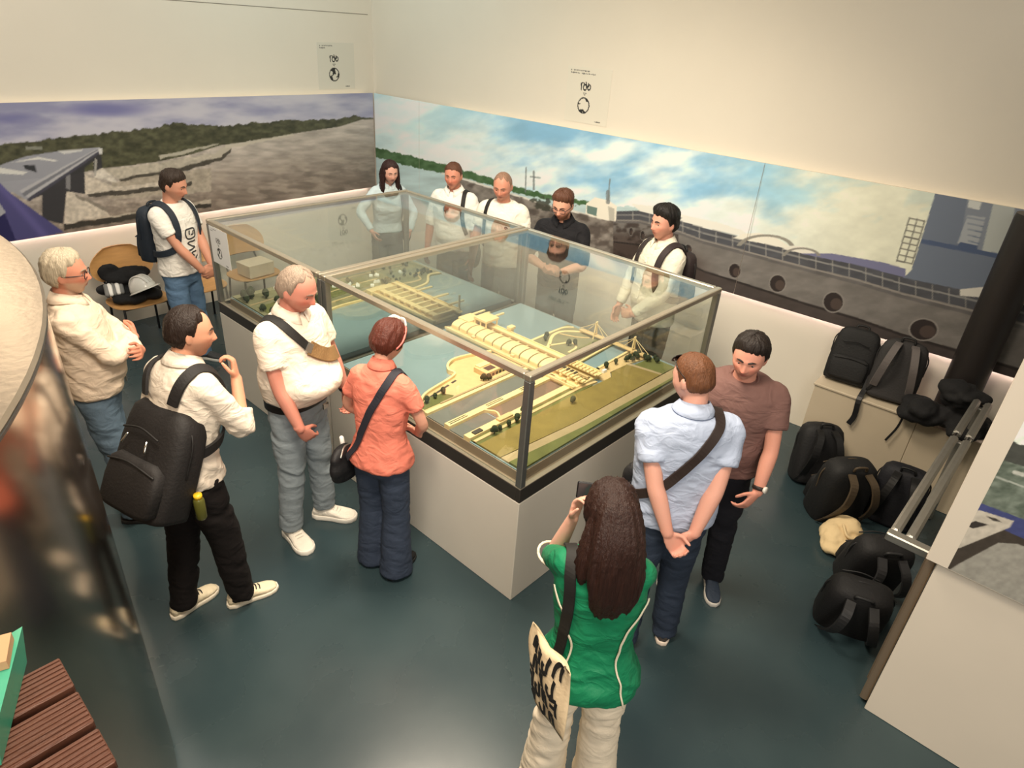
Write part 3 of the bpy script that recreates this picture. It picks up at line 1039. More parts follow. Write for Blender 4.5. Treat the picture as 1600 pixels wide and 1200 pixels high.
# lock and canal strips
slab(near, 'lock_bank', [(0.16, 0.478), (0.16, 0.545), (1.14, 0.545), (1.30, 0.478)], 0.008, m_green)
slab(near, 'lock_road', [(0.16, 0.505), (1.20, 0.500), (1.36, 0.480), (1.36, 0.500), (1.20, 0.522), (0.16, 0.527)], 0.014, m_tan)
slab(near, 'lock_wall', [(0.15, 0.548), (0.15, 0.60), (1.16, 0.595), (1.16, 0.545)], 0.022, m_cream)
slab(near, 'lock_chamber', [(0.15, 0.605), (0.15, 0.725), (0.46, 0.725), (0.46, 0.605)], 0.001, m_canal)
slab(near, 'lock_floor', [(0.47, 0.605), (0.47, 0.725), (1.18, 0.725), (1.18, 0.605)], 0.002, M('model_lockfloor', S(120, 100, 84), 0.6, var=0.1))
road(near, 'lock_gate', [(0.46, 0.73), (0.50, 0.665), (0.47, 0.60)], 0.012, 0.02, m_cream)
slab(near, 'middle_wall', [(0.15, 0.727), (0.15, 0.775), (1.18, 0.772), (1.18, 0.725)], 0.022, m_cream)
for k in range(3):
    slab(near, 'wall_slot', [(0.17 + k * 0.33, 0.741), (0.17 + k * 0.33, 0.747), (0.32 + k * 0.33, 0.747), (0.32 + k * 0.33, 0.741)], 0.0235, m_dark)
    slab(near, 'wall_slot', [(0.17 + k * 0.33, 0.757), (0.17 + k * 0.33, 0.763), (0.32 + k * 0.33, 0.763), (0.32 + k * 0.33, 0.757)], 0.0235, m_dark)
slab(near, 'canal', [(0.15, 0.778), (0.15, 0.935), (1.20, 0.935), (1.20, 0.776)], 0.001, m_canal)
slab(near, 'canal_wall', [(0.15, 0.937), (0.15, 0.965), (1.20, 0.965), (1.20, 0.937)], 0.018, m_cream)
slab(near, 'lock_house', [(0.42, 0.553), (0.42, 0.59), (0.54, 0.588), (0.54, 0.55)], 0.036, m_tan)
slab(near, 'lock_hut', [(0.20, 0.553), (0.20, 0.585), (0.27, 0.585), (0.27, 0.553)], 0.03, m_dark)
# island between canal and river
isl = [(0.16, 0.967), (0.16, 1.02), (0.30, 1.12), (0.62, 1.19), (0.645, 1.27), (0.70, 1.335), (0.79, 1.37), (0.90, 1.355), (1.10, 1.29), (1.17, 1.20), (1.17, 0.967)]
slab(near, 'island', isl, 0.014, m_tan)
slab(near, 'island_lawn', [(0.17, 0.985), (0.17, 1.02), (0.27, 1.09), (0.40, 1.07), (0.44, 1.0), (0.40, 0.985)], 0.016, m_green)
road(near, 'river_wall', [(0.17, 1.03), (0.30, 1.125), (0.62, 1.195), (0.645, 1.28), (0.70, 1.345), (0.79, 1.38), (0.92, 1.36), (1.10, 1.30)], 0.016, 0.034, m_cream)
for k in range(4):
    slab(near, 'wall_recess', [(0.29 + k * 0.085, 1.075 + k * 0.018), (0.29 + k * 0.085, 1.092 + k * 0.018), (0.34 + k * 0.085, 1.102 + k * 0.018), (0.34 + k * 0.085, 1.085 + k * 0.018)], 0.0155, m_dark)
slab(near, 'canal_road', [(0.30, 0.972), (0.30, 0.985), (1.17, 0.99), (1.17, 0.972)], 0.020, m_path)
bh = slab(near, 'control_building', [(0.78, 1.03), (0.78, 1.16), (0.99, 1.16), (0.99, 1.03)], 0.05, m_tan)
slab(near, 'building_court', [(0.82, 1.055), (0.82, 1.11), (0.90, 1.11), (0.90, 1.055)], 0.051, m_dark)
slab(near, 'building_roof', [(0.80, 1.12), (0.80, 1.17), (0.96, 1.17), (0.96, 1.12)], 0.058, m_cream)
for k in range(5):
    slab(near, 'building_window', [(0.80 + k * 0.036, 1.027), (0.80 + k * 0.036, 1.029), (0.822 + k * 0.036, 1.029), (0.822 + k * 0.036, 1.027)], 0.036, m_dark)
# right island with curving roads
slab(near, 'right_island', [(1.46, 1.26), (2.01, 1.27), (2.01, 0.78), (1.38, 0.74), (1.38, 1.10)], 0.010, m_bank)
road(near, 'shore_road', [(1.44, 1.25), (1.70, 1.255), (1.92, 1.25), (2.0, 1.2)], 0.022, 0.014, m_cream)
road(near, 'curving_road', [(1.42, 1.05), (1.55, 1.10), (1.72, 1.20), (1.86, 1.20), (1.98, 1.08), (2.0, 0.95)], 0.026, 0.014, m_cream)
road(near, 'curving_road', [(1.56, 1.10), (1.66, 1.06), (1.74, 1.02), (1.70, 0.94), (1.58, 0.92)], 0.018, 0.014, m_cream)
road(near, 'curving_road', [(1.80, 1.19), (1.86, 1.06), (1.93, 0.98)], 0.014, 0.014, m_tan)
slab(near, 'dark_lawn', [(1.50, 0.80), (1.50, 0.90), (1.98, 0.93), (1.98, 0.84)], 0.012, m_green)
slab(near, 'quay_wall', [(1.38, 0.745), (2.01, 0.785), (2.01, 0.80), (1.38, 0.76)], 0.016, m_cream)


# dam with vaulted turbine hall, walkways and gantries
def dbox(root, name, x0, x1, y0, y1, z0, z1, m, bev=0.002):
    a, b = mm(x0, y0), mm(x1, y1)
    return part_(root, name, G().span((a[0], a[1], ZM + z0), (b[0], b[1], ZM + z1), bev=bev), m)


YD = 1.845                       # joint between both models in these coordinates
for root, y0, y1 in ((near, 0.52, YD), (far, 1.99, 2.86)):
    dbox(root, 'dam_body', 1.13, 1.44, y0, y1, -0.01, 0.022, m_cream)
    dbox(root, 'upstream_walk', 1.12, 1.155, y0, y1, 0.02, 0.032, m_tan)
    dbox(root, 'upstream_parapet', 1.115, 1.123, y0, y1, 0.02, 0.042, m_cream)
    dbox(root, 'road_deck', 1.375, 1.425, y0 - 0.03, y1, 0.045, 0.055, m_cream)
    dbox(root, 'deck_parapet', 1.423, 1.43, y0, y1, 0.045, 0.066, m_cream)
    dbox(root, 'deck_parapet', 1.370, 1.377, y0, y1, 0.045, 0.062, m_tan)
    dbox(root, 'deck_wall', 1.385, 1.415, y0, y1, 0.02, 0.045, m_tan)
a0 = mm(1.17, 0)[0]
a1 = mm(1.335, 0)[0]
vault = G()
ring = []
for yy in (0.0, 0.078):
    ring.append([(a0 + (a1 - a0) * (0.5 - 0.5 * math.cos(t)), yy, 0.028 + 0.030 * math.sin(t)) for t in np.linspace(0, math.pi, 13)] + [(a1, yy, 0.0), (a0, yy, 0.0)])
vault.loft(ring)
vme = vault.mesh('hall_vault')
for k in range(11):
    o = link('hall_vault', vme, m_cream, None, False, (0, mm(0, 0.80 + k * 0.094)[1], ZM + 0.018))
    keep(o, near)
    yv = 0.885 + k * 0.094
    if yv < 1.82:
        dbox(near, 'hall_gap', 1.18, 1.33, yv, yv + 0.008, 0.018, 0.046, m_dark, 0)
    dbox(near, 'intake_pier', 1.335, 1.365, yv - 0.02, yv, 0.02, 0.05, m_tan)
for k in range(7):
    y = 0.54 + k * 0.036
    dbox(near, 'switch_block', 1.19 + 0.05 * (k % 2), 1.23 + 0.05 * (k % 2), y, y + 0.022, 0.02, 0.045, m_cream)
    dbox(near, 'switch_court', 1.28, 1.35, y, y + 0.02, 0.02, 0.026, m_dark, 0)
for y in (0.60, 1.10, 1.52):
    dbox(near, 'small_crane', 1.128, 1.15, y, y + 0.03, 0.03, 0.058, m_cream)
# gantry crane on legs and outreaching beams
dbox(near, 'gantry_roof', 1.30, 1.45, 1.555, 1.70, 0.105, 0.125, m_cream)
for x in (1.31, 1.435):
    for y in (1.565, 1.628, 1.69):
        dbox(near, 'gantry_leg', x - 0.006, x + 0.006, y - 0.006, y + 0.006, 0.02, 0.106, m_cream)
dbox(near, 'gantry_beam', 1.40, 1.56, 1.60, 1.618, 0.108, 0.122, m_cream)
dbox(near, 'hall_roof', 1.26, 1.40, 1.715, 1.84, 0.05, 0.085, m_cream)
for y in (1.74, 1.80):
    dbox(near, 'outreach_beam', 1.38, 1.54, y, y + 0.02, 0.075, 0.088, m_cream)
dbox(near, 'tower', 1.425, 1.465, 1.40, 1.43, 0.0, 0.085, m_cream)
dbox(near, 'tower_cap', 1.415, 1.475, 1.392, 1.438, 0.075, 0.098, m_cream)
# spillway with piers and gates on the far model
for k in range(9):
    y = 2.02 + k * 0.094
    dbox(far, 'spillway_pier', 1.15, 1.37, y, y + 0.020, 0.02, 0.060, m_cream)
    if k < 8:
        dbox(far, 'spillway_gate', 1.24, 1.35, y + 0.024, y + 0.09, 0.0225, 0.03, m_bank, 0)
        dbox(far, 'gate_beam', 1.17, 1.22, y + 0.02, y + 0.094, 0.04, 0.055, m_cream)
for y in (2.10, 2.30, 2.52):
    dbox(far, 'outreach_beam', 1.40, 1.58, y, y + 0.022, 0.06, 0.075, m_cream)
dbox(far, 'crane_mast', 1.46, 1.475, 2.04, 2.055, 0.02, 0.16, m_cream)
dbox(far, 'dam_head', 1.10, 1.44, 2.80, 2.88, 0.0, 0.045, m_cream)
# bridges
for x in (1.20, 1.355):
    dbox(near, 'lock_bridge', x, x + 0.045, 0.50, 0.80, 0.045, 0.058, m_cream)
    for k in range(9):
        dbox(near, 'bridge_rib', x - 0.004, x + 0.049, 0.52 + k * 0.033, 0.526 + k * 0.033, 0.05, 0.066, m_tan, 0)
for x in (1.25, 1.30):
    dbox(near, 'bridge_tie', x, x + 0.014, 0.53, 0.62, 0.03, 0.05, m_tan)
dbox(near, 'far_bridge', 1.94, 1.985, 0.42, 1.10, 0.03, 0.042, m_tan)
for yy in (0.58, 0.95):
    g = G()
    cx, cy = mm(1.962, yy)
    for s in (-1, 1):
        g.tube([(cx + s * 0.025, cy, ZM), (cx + s * 0.008, cy, ZM + 0.12), (cx + s * 0.008, cy, ZM + 0.15)], 0.006, 6)
    g.box((cx, cy, ZM + 0.11), (0.03, 0.008, 0.008)).box((cx, cy, ZM + 0.05), (0.045, 0.008, 0.008))
    part_(near, 'bridge_pylon', g, m_cream)
    g = G()
    for s in (-1, 1):
        for dy in (0.09, 0.16):
            g.tube([(cx, cy, ZM + 0.14), (cx, cy + s * dy, ZM + 0.04)], 0.0022, 5)
    part_(near, 'bridge_cables', g, m_cream)
slab(near, 'small_car', [(1.505, 0.53), (1.505, 0.55), (1.545, 0.55), (1.545, 0.53)], 0.03, m_paper)

# far bank with village
bank = [(0.16, 2.62), (0.47, 2.66), (0.69, 2.76), (1.02, 2.77), (1.14, 2.83), (1.36, 2.86), (1.44, 2.70), (1.70, 2.74), (1.88, 2.90), (2.01, 2.88), (2.01, 3.50), (0.16, 3.50)]
slab(far, 'bank', bank, 0.012, m_bank)
road(far, 'shore_strip', [(0.17, 2.625), (0.47, 2.665), (0.69, 2.765), (1.02, 2.775), (1.14, 2.83)], 0.022, 0.016, m_cream)
road(far, 'shore_strip', [(1.44, 2.71), (1.70, 2.75), (1.87, 2.91), (2.0, 2.90)], 0.022, 0.016, m_cream)
road(far, 'bank_road', [(0.17, 2.72), (0.45, 2.78), (0.62, 2.86), (1.0, 2.90), (1.36, 2.95), (1.55, 2.86), (1.72, 2.86), (1.80, 3.0), (2.0, 3.02)], 0.020, 0.016, m_tan)
road(far, 'bank_road', [(0.30, 2.66), (0.42, 2.82), (0.60, 3.02), (1.0, 3.1), (1.4, 3.12)], 0.016, 0.016, m_tan)
road(far, 'bank_road', [(0.17, 3.22), (0.6, 3.26), (1.2, 3.30), (1.9, 3.28)], 0.018, 0.015, m_path)
slab(far, 'orchard', [(0.20, 2.90), (0.20, 3.15), (0.55, 3.18), (0.50, 2.95)], 0.015, m_green)
slab(far, 'orchard', [(0.75, 2.95), (0.80, 3.20), (1.30, 3.24), (1.30, 3.02)], 0.015, m_green)
hs = G()
hs.loft([[(-.016, -.011, 0), (.016, -.011, 0), (.016, .011, 0), (-.016, .011, 0)], [(-.016, -.011, .014), (.016, -.011, .014), (.016, .011, .014), (-.016, .011, .014)],
         [(-.016, -.001, .026), (.016, -.001, .026), (.016, .001, .026), (-.016, .001, .026)]])
hme = hs.mesh('house')
for k in range(22):
    x, y = (0.95 + rng.random() * 0.8, 2.98 + rng.random() * 0.22) if k < 14 else (0.3 + rng.random() * 0.6, 3.28 + rng.random() * 0.15)
    q = mm(x, y)
    o = link('house', hme, m_paper, None, False, (q[0], q[1], ZM + 0.012))
    o.rotation_euler = (0, 0, rng.random() * 3)
    keep(o, far)
# trees
tg = G()
tg.ell((0, 0, 0.030), (0.017, 0.016, 0.019), nu=9, nv=6).ell((0.011, 0.004, 0.022), (0.010, 0.011, 0.011), nu=7, nv=5).ell((-0.010, -0.006, 0.023), (0.011, 0.010, 0.012), nu=7, nv=5)
tg.tube([(0, 0, 0), (0, 0, 0.02)], 0.003, 5)
tme = tg.mesh('tree')
spots = [(near, x, y, 1.0) for x, y in [(0.24, 1.045), (0.32, 1.055), (0.40, 1.065), (0.74, 1.02), (0.77, 1.0), (0.31, 0.497), (0.36, 0.497), (0.44, 0.497), (0.52, 0.50), (0.64, 0.555),
         (0.98, 0.41), (1.95, 0.46), (1.90, 0.50), (1.84, 0.50), (1.80, 0.53), (1.86, 0.54), (1.92, 0.53), (1.97, 0.53), (1.70, 0.56), (1.58, 0.565), (1.47, 0.565), (2.0, 0.40), (1.97, 0.36), (1.93, 0.42),
         (1.60, 1.18), (1.64, 1.20), (1.68, 1.0), (1.72, 0.97)]]
spots += [(near, 1.52 + k * 0.058, 0.83 + 0.012 * (k % 3), 0.75) for k in range(8)]
for k in range(78):
    if k < 26:
        x, y = 0.18 + rng.random() * 0.55, 2.80 + rng.random() * 0.65
        sc = 1.5
    elif k < 50:
        x, y = 0.75 + rng.random() * 1.15, 3.05 + rng.random() * 0.4
        sc = 0.9
    else:
        x, y = 1.35 + rng.random() * 0.62, 2.93 + rng.random() * 0.12
        sc = 0.7
    spots.append((far, x, y, sc))
for root, x, y, s in spots:
    q = mm(x, y)
    o = link('tree', tme, m_tree, None, True, (q[0], q[1], ZM + 0.010))
    o.rotation_euler = (0, 0, rng.random() * 6)
    k = s * (0.85 + 0.4 * rng.random())
    o.scale = (k, k, k * 1.05)
    keep(o, root)

# ------------------------------------------------------------------ plywood chairs by the back wall
def make_chair():
    t = thing('chair', 'plywood chair', 'chair')
    # seat: rounded wide board, slightly dished
    n = 40
    a = np.linspace(0, 2 * np.pi, n, endpoint=False)
    sx = np.sign(np.cos(a)) * np.abs(np.cos(a)) ** 0.6 * 0.265
    sy = np.sign(np.sin(a)) * np.abs(np.sin(a)) ** 0.7 * 0.22
    autosmooth(G().loft([np.c_[sx * k, sy * k, np.full(n, z)] for k, z in ((0.97, 0.427), (1.0, 0.434), (0.99, 0.444), (0.7, 0.438), (0.3, 0.434))]).obj('seat', m_wood, t, True))
    g = G()
    rings = []
    for z in np.linspace(0.60, 0.90, 9):
        k = (z - 0.60) / 0.30
        w = 0.285 * (1 - 0.55 * max(0, (k - 0.35) / 0.65) ** 2.2) * (1 - 0.25 * max(0, (0.3 - k) / 0.3) ** 2)
        u = np.linspace(-1, 1, 15)
        f = np.c_[u * w, 0.20 + 0.05 * (1 - u ** 2) + 0.05 * k, np.full(15, z)]
        b = f[::-1] + np.array([0, 0.013, 0])
        rings.append(np.vstack([f, b]))
    autosmooth(g.loft(rings).obj('backrest', m_wood, t, True))
    for s in (-1, 1):
        G().tube([(s * 0.20, -0.17, 0.43), (s * 0.215, -0.19, 0.0)], 0.011, 8).obj('leg', m_black, t, True)
        G().tube([(s * 0.20, 0.15, 0.43), (s * 0.215, 0.20, 0.0)], 0.011, 8).obj('leg', m_black, t, True)
        G().tube([(s * 0.19, 0.10, 0.425), (s * 0.19, 0.20, 0.45), (s * 0.17, 0.275, 0.62), (s * 0.17, 0.292, 0.74)], 0.010, 8).obj('back_support', m_black, t, True)
    G().tube([(-0.20, -0.17, 0.42), (0.20, -0.17, 0.42)], 0.009, 8).obj('seat_bar', m_black, t, True)
    return t


chair = make_chair()
for k, (x, lab) in enumerate(((-0.16, 'plywood chair with a dark jacket and white helmet on it'), (0.44, 'plywood chair behind the man with the navy backpack'),
                              (1.06, 'plywood chair carrying a pale cardboard box'))):
    c_ = chair if k == 0 else copy_tree(chair)
    p_ = lw(3.1497 - x, 0.42, 0)
    c_.location = (x, p_[1] - 0.05, 0)
    c_.rotation_euler = (0, 0, TH)
    tag(c_, lab, 'chair', 'plywood chairs along the back wall')
CY = lw(3.3, 0.42, 0)[1] - 0.05


def lump(name, blobs, mat, voxel=0.012, amp=0.012, sc=9, it=4, parent=None):
    g = G()
    for c, r in blobs:
        g.ell(c, r, nu=18, nv=12)
    me = remesh(g, name, voxel, it)
    V = mverts(me)
    V = V + mnormals(me) * (noise3(V, sc, 3)[:, None] * 2 * amp)
    setverts(me, V)
    return link(name, me, mat, parent, True)


m_cloth_black = M('black_cloth', S(13, 13, 15), 0.85, bump=0.35, bscale=40, var=0.2, vscale=12)
m_helmet = M('helmet_white', S(226, 224, 216), 0.3, coat=0.3)
x0 = -0.16
jk = thing('jacket', 'dark jacket draped over the plywood chair beside the white helmet', 'jacket', (x0, CY, 0.445))
def heap(c, ext, n, seed, rmin=0.05, rmax=0.11):
    r_ = np.random.default_rng(seed)
    out = []
    for _ in range(n):
        p = np.asarray(c) + (r_.random(3) * 2 - 1) * np.asarray(ext)
        a_ = rmin + (rmax - rmin) * r_.random(3)
        out.append((p, (a_[0], a_[1], a_[2] * 0.55)))
    return out


keep(lump('jacket_body', heap((x0 + 0.0, CY + 0.02, 0.485), (0.17, 0.13, 0.005), 16, 3, 0.07, 0.11) + heap((x0 - 0.04, CY + 0.125, 0.60), (0.17, 0.015, 0.07), 16, 5, 0.06, 0.10)
          + [((x0 - 0.16, CY + 0.15, 0.70), (0.10, 0.03, 0.09)), ((x0 + 0.02, CY + 0.15, 0.64), (0.20, 0.03, 0.09))], m_cloth_black, amp=0.022, sc=12, it=2), jk)
m_navy = M('navy_cloth', S(30, 38, 56), 0.8, bump=0.3, bscale=50)
sc_ = thing('folded_scarf', 'white and grey striped scarf lying on the dark jacket', 'scarf', (x0 - 0.1, CY, 0.54))
for k in range(5):
    keep(G().tube([(x0 - 0.26 + k * 0.032, CY - 0.03, 0.545), (x0 - 0.24 + k * 0.032, CY + 0.04, 0.585 + 0.01 * (k % 2)), (x0 - 0.23 + k * 0.032, CY + 0.09, 0.60)], (0.021, 0.021, 0.018), 8).obj('stripe', m_paper if k % 2 else M('grey_cloth', S(120, 120, 118), 0.8), None, True), sc_)


def helmet(label, loc, rz, tilt):
    t = thing('safety_helmet', label, 'helmet', loc, rz)
    t.rotation_euler = (tilt, 0, rz)
    g = G()
    n = 32
    a = np.linspace(0, 2 * np.pi, n, endpoint=False)
    g.loft([np.c_[0.108 * math.cos(q) * np.cos(a), 0.132 * math.cos(q) * np.sin(a), np.full(n, 0.135 * math.sin(q) + 0.01)] for q in np.linspace(0, 1.5, 14)])
    g.obj('shell', m_helmet, t, True)
    g = G()
    for s in (-0.035, 0, 0.035):
        g.tube([(s, 0.132 * math.cos(q) * (1 - abs(s)), 0.135 * math.sin(q) + 0.012) for q in np.linspace(0.35, math.pi - 0.35, 12)], 0.007, 8, m=12)
    g.obj('crown_rib', m_helmet, t, True)
    br = []
    for k, z in ((1.0, 0.004), (1.16, 0.0), (1.16, 0.006), (1.0, 0.014)):
        ext = np.where(np.sin(a) > 0, 1 + 0.28 * np.sin(a) ** 2 * (k > 1.05), 1)
        br.append(np.c_[0.108 * k * np.cos(a), 0.132 * k * ext * np.sin(a), np.full(n, z)])
    autosmooth(G().loft(br, cap=False).obj('brim', m_helmet, t, True))
    return t


helmet('white safety helmet lying on the dark jacket on the chair', (x0 + 0.03, CY - 0.13, 0.56), 3.6, 0.45)
bxx = thing('cardboard_box', 'pale cardboard box on the chair seen through the far case', 'box', (1.06, CY, 0.446))
keep(G().box((1.06, CY - 0.02, 0.515), (0.30, 0.24, 0.13), rot('Z', 0.1), 0.004).obj('carton', M('pale_card', S(206, 190, 164), 0.8)), bxx)
keep(G().box((1.06, CY - 0.02, 0.582), (0.305, 0.245, 0.008), rot('Z', 0.1)).obj('lid', M('pale_card2', S(214, 200, 176), 0.8)), bxx)


# ------------------------------------------------------------------ bags
def sring(w, d, z, n=36, e=3.6, cy=0.0):
    a = np.linspace(0, 2 * np.pi, n, endpoint=False)
    return np.c_[np.sign(np.cos(a)) * np.abs(np.cos(a)) ** (2 / e) * w, cy + np.sign(np.sin(a)) * np.abs(np.sin(a)) ** (2 / e) * d, np.full(n, z)]


def make_backpack(label, w, d, h, col, trim, loc, rz=0.0, tilt=0.0, roll=0.0, group=None, straps=True, strap_col=None, loose=True, matname='bag'):
    """local frame: front pockets face -y, straps on +y, stands on z = 0"""
    t = thing('backpack', label, 'backpack', loc, rz, group)
    t.rotation_euler = (tilt, roll, rz)
    mat = M(f'{matname}_{col}', S(*col), 0.72, bump=0.25, bscale=70, var=0.12, vscale=10)
    mt = M(f'{matname}_trim_{trim}', S(*trim), 0.6)
    ms = M(f'{matname}_strap_{strap_col}', S(*strap_col), 0.75, bump=0.2, bscale=90) if strap_col else mt
    prof = [(0.80, 0.0), (0.96, 0.015), (1.0, 0.06), (1.02, 0.35), (1.0, 0.62), (0.95, 0.80), (0.86, 0.91), (0.70, 0.97), (0.42, 1.0)]
    g = G()
    g.loft([sring(w / 2 * k, d / 2 * min(1, k * 1.02) * (1 - 0.25 * z), z * h) for k, z in prof])
    me = g.mesh('main_body')
    V = mverts(me)
    setverts(me, V + mnormals(me) * (noise3(V, 7, 11)[:, None] * 0.018))
    body = link('main_body', me, mat, t, True)
    # front pockets
    g = G()
    g.loft([sring(w * 0.42 * k, d * 0.20 * k, z * h, cy=-d * 0.46 + 0.02 * z) for k, z in ((0.85, 0.06), (1, 0.10), (1.02, 0.30), (0.96, 0.44), (0.7, 0.49))])
    pk = g.obj('front_pocket', mat, t, True)
    G().tube([(-w * 0.36, -d * 0.60, 0.42 * h), (0, -d * 0.645, 0.452 * h), (w * 0.36, -d * 0.60, 0.42 * h)], 0.0045, 6).obj('zipper', mt, pk, True)
    g = G()
    g.loft([sring(w * 0.36 * k, d * 0.12 * k, z * h, cy=-d * 0.44 + 0.05 * z) for k, z in ((0.85, 0.54), (1, 0.57), (1.0, 0.70), (0.85, 0.80), (0.6, 0.83))])
    pk = g.obj('top_pocket', mat, t, True)
    G().tube([(-w * 0.28, -d * 0.545, 0.72 * h), (0, -d * 0.57, 0.765 * h), (w * 0.28, -d * 0.545, 0.72 * h)], 0.0045, 6).obj('zipper', mt, pk, True)
    G().tube([(-w * 0.50, -d * 0.05, 0.50 * h), (-w * 0.46, -d * 0.10, 0.82 * h), (0, -d * 0.12, 1.0 * h), (w * 0.46, -d * 0.10, 0.82 * h), (w * 0.50, -d * 0.05, 0.50 * h)], 0.005, 6).obj('main_zipper', mt, t, True)
    G().tube([(-0.045, d * 0.30, 0.975 * h), (-0.035, d * 0.32, 1.04 * h), (0.035, d * 0.32, 1.04 * h), (0.045, d * 0.30, 0.975 * h)], 0.009, 8).obj('handle', mt, t, True)
    if straps:
        for s in (-1, 1):
            y0 = d * 0.5
            pts = [(s * w * 0.16, d * 0.36, 0.93 * h), (s * w * 0.20, y0 + 0.05, 0.86 * h), (s * w * 0.27, y0 + 0.085, 0.62 * h), (s * w * 0.33, y0 + 0.05, 0.36 * h), (s * w * 0.36, y0 + 0.01, 0.20 * h)]
            P = catmull(pts, 21)
            N = np.gradient(P, axis=0)
            N = np.cross(np.tile((1, 0, 0), (21, 1)), N)
            st = G().ribbon(P, N, 0.055, 0.012).obj('shoulder_strap', ms, t)
            P = catmull([(s * w * 0.36, y0 + 0.01, 0.20 * h), (s * w * 0.43, y0 - 0.01, 0.10 * h), (s * w * 0.45, y0 - 0.03, 0.05 * h)], 9)
            G().ribbon(P, np.tile((0, 1, 0.2), (9, 1)), 0.022, 0.004).obj('webbing', mt, st)
    return t


GB = 'bags left along the right wall'
zb = 0.676
q = rw(6.13, 0.22, zb)
make_backpack('flat black laptop backpack leaning on the seat box beside the grey one', 0.33, 0.13, 0.44, (13, 13, 14), (9, 9, 10), q, TH - math.pi / 2 + 0.10, -0.26, group=GB)
q = rw(6.47, 0.27, zb)
make_backpack('grey and black backpack with its shoulder straps facing outwards on the seat box', 0.34, 0.15, 0.47, (42, 40, 40), (24, 23, 23), q, TH + math.pi / 2 + 0.12, 0.25, group=GB, strap_col=(98, 92, 90))
def strap_tail(label, pts, w=0.022):
    P = catmull(pts, 17)
    T = np.gradient(P, axis=0)
    g = G().ribbon(P, np.tile((-1, 0, 0.2), (17, 1)), w, 0.004)
    return tag(g.obj('strap', m_black), label, 'strap')


q = rw(6.13, 0.13, 0)
strap_tail('black strap hanging over the seat box edge from the flat laptop backpack', [rw(6.30, 0.20, 0.80), rw(6.31, 0.33, 0.72), rw(6.31, 0.42, 0.66), rw(6.32, 0.425, 0.52), rw(6.30, 0.43, 0.44)], 0.04)
strap_tail('thin black strap end hanging from the grey backpack down the box front', [rw(6.62, 0.30, 0.75), rw(6.63, 0.42, 0.67), rw(6.62, 0.425, 0.55), rw(6.58, 0.43, 0.42)], 0.016)
jk2 = thing('dark_coat', 'black coat heaped at the end of the seat box against the pillar', 'coat', rw(6.86, 0.4, zb))
c = rw(6.86, 0.42, 0)
keep(lump('coat_heap', heap((c[0] - 0.01, c[1] - 0.02, 0.755), (0.07, 0.22, 0.04), 18, 9, 0.08, 0.13) + heap((c[0] + 0.02, c[1] - 0.06, 0.90), (0.03, 0.10, 0.09), 12, 4, 0.06, 0.11), m_cloth_black, amp=0.03, sc=11, it=2), jk2)
make_backpack('black backpack standing on the floor nearest the open seat box end', 0.34, 0.24, 0.48, (13, 13, 15), (9, 9, 10), (2.66, -0.80, 0.0), 2.2, 0.18, group=GB)
make_backpack('large black backpack behind the cream cloth bag on the floor', 0.38, 0.28, 0.50, (11, 11, 12), (70, 58, 42), (2.36, -1.06, 0.0), 2.4, -0.12, group=GB)
make_backpack('dark navy backpack wedged between seat box and barrier', 0.34, 0.24, 0.46, (15, 16, 24), (9, 9, 10), (2.60, -1.40, 0.0), 1.7, 0.05, group=GB)
make_backpack('black backpack slumped beside the barrier post with small light tags', 0.36, 0.26, 0.44, (13, 12, 14), (36, 36, 38), (1.80, -1.46, 0.0), 2.2, -0.3, group=GB)
make_backpack('black backpack nearest the white partition on the floor', 0.36, 0.26, 0.42, (12, 11, 13), (24, 24, 26), (1.36, -1.50, 0.0), 1.9, -0.35, group=GB)
ct = thing('cream_cloth_bag', 'crumpled cream cloth bag on the floor before the black backpacks', 'cloth bag', (1.98, -1.20, 0))
keep(lump('bag_body', [((2.04, -1.20, 0.07), (0.15, 0.11, 0.075)), ((2.00, -1.32, 0.055), (0.12, 0.10, 0.06)), ((2.12, -1.24, 0.10), (0.09, 0.10, 0.08)), ((1.94, -1.24, 0.04), (0.10, 0.11, 0.045))],
          M('cream_canvas', S(214, 190, 146), 0.85, bump=0.5, bscale=25, var=0.08), amp=0.032, sc=14, it=2), ct)
keep(G().tube([(2.05, -1.22, 0.155), (1.98, -1.28, 0.13), (2.02, -1.36, 0.115), (1.95, -1.30, 0.105)], 0.010, 7).obj('handle', M('cream_canvas'), None, True), ct)
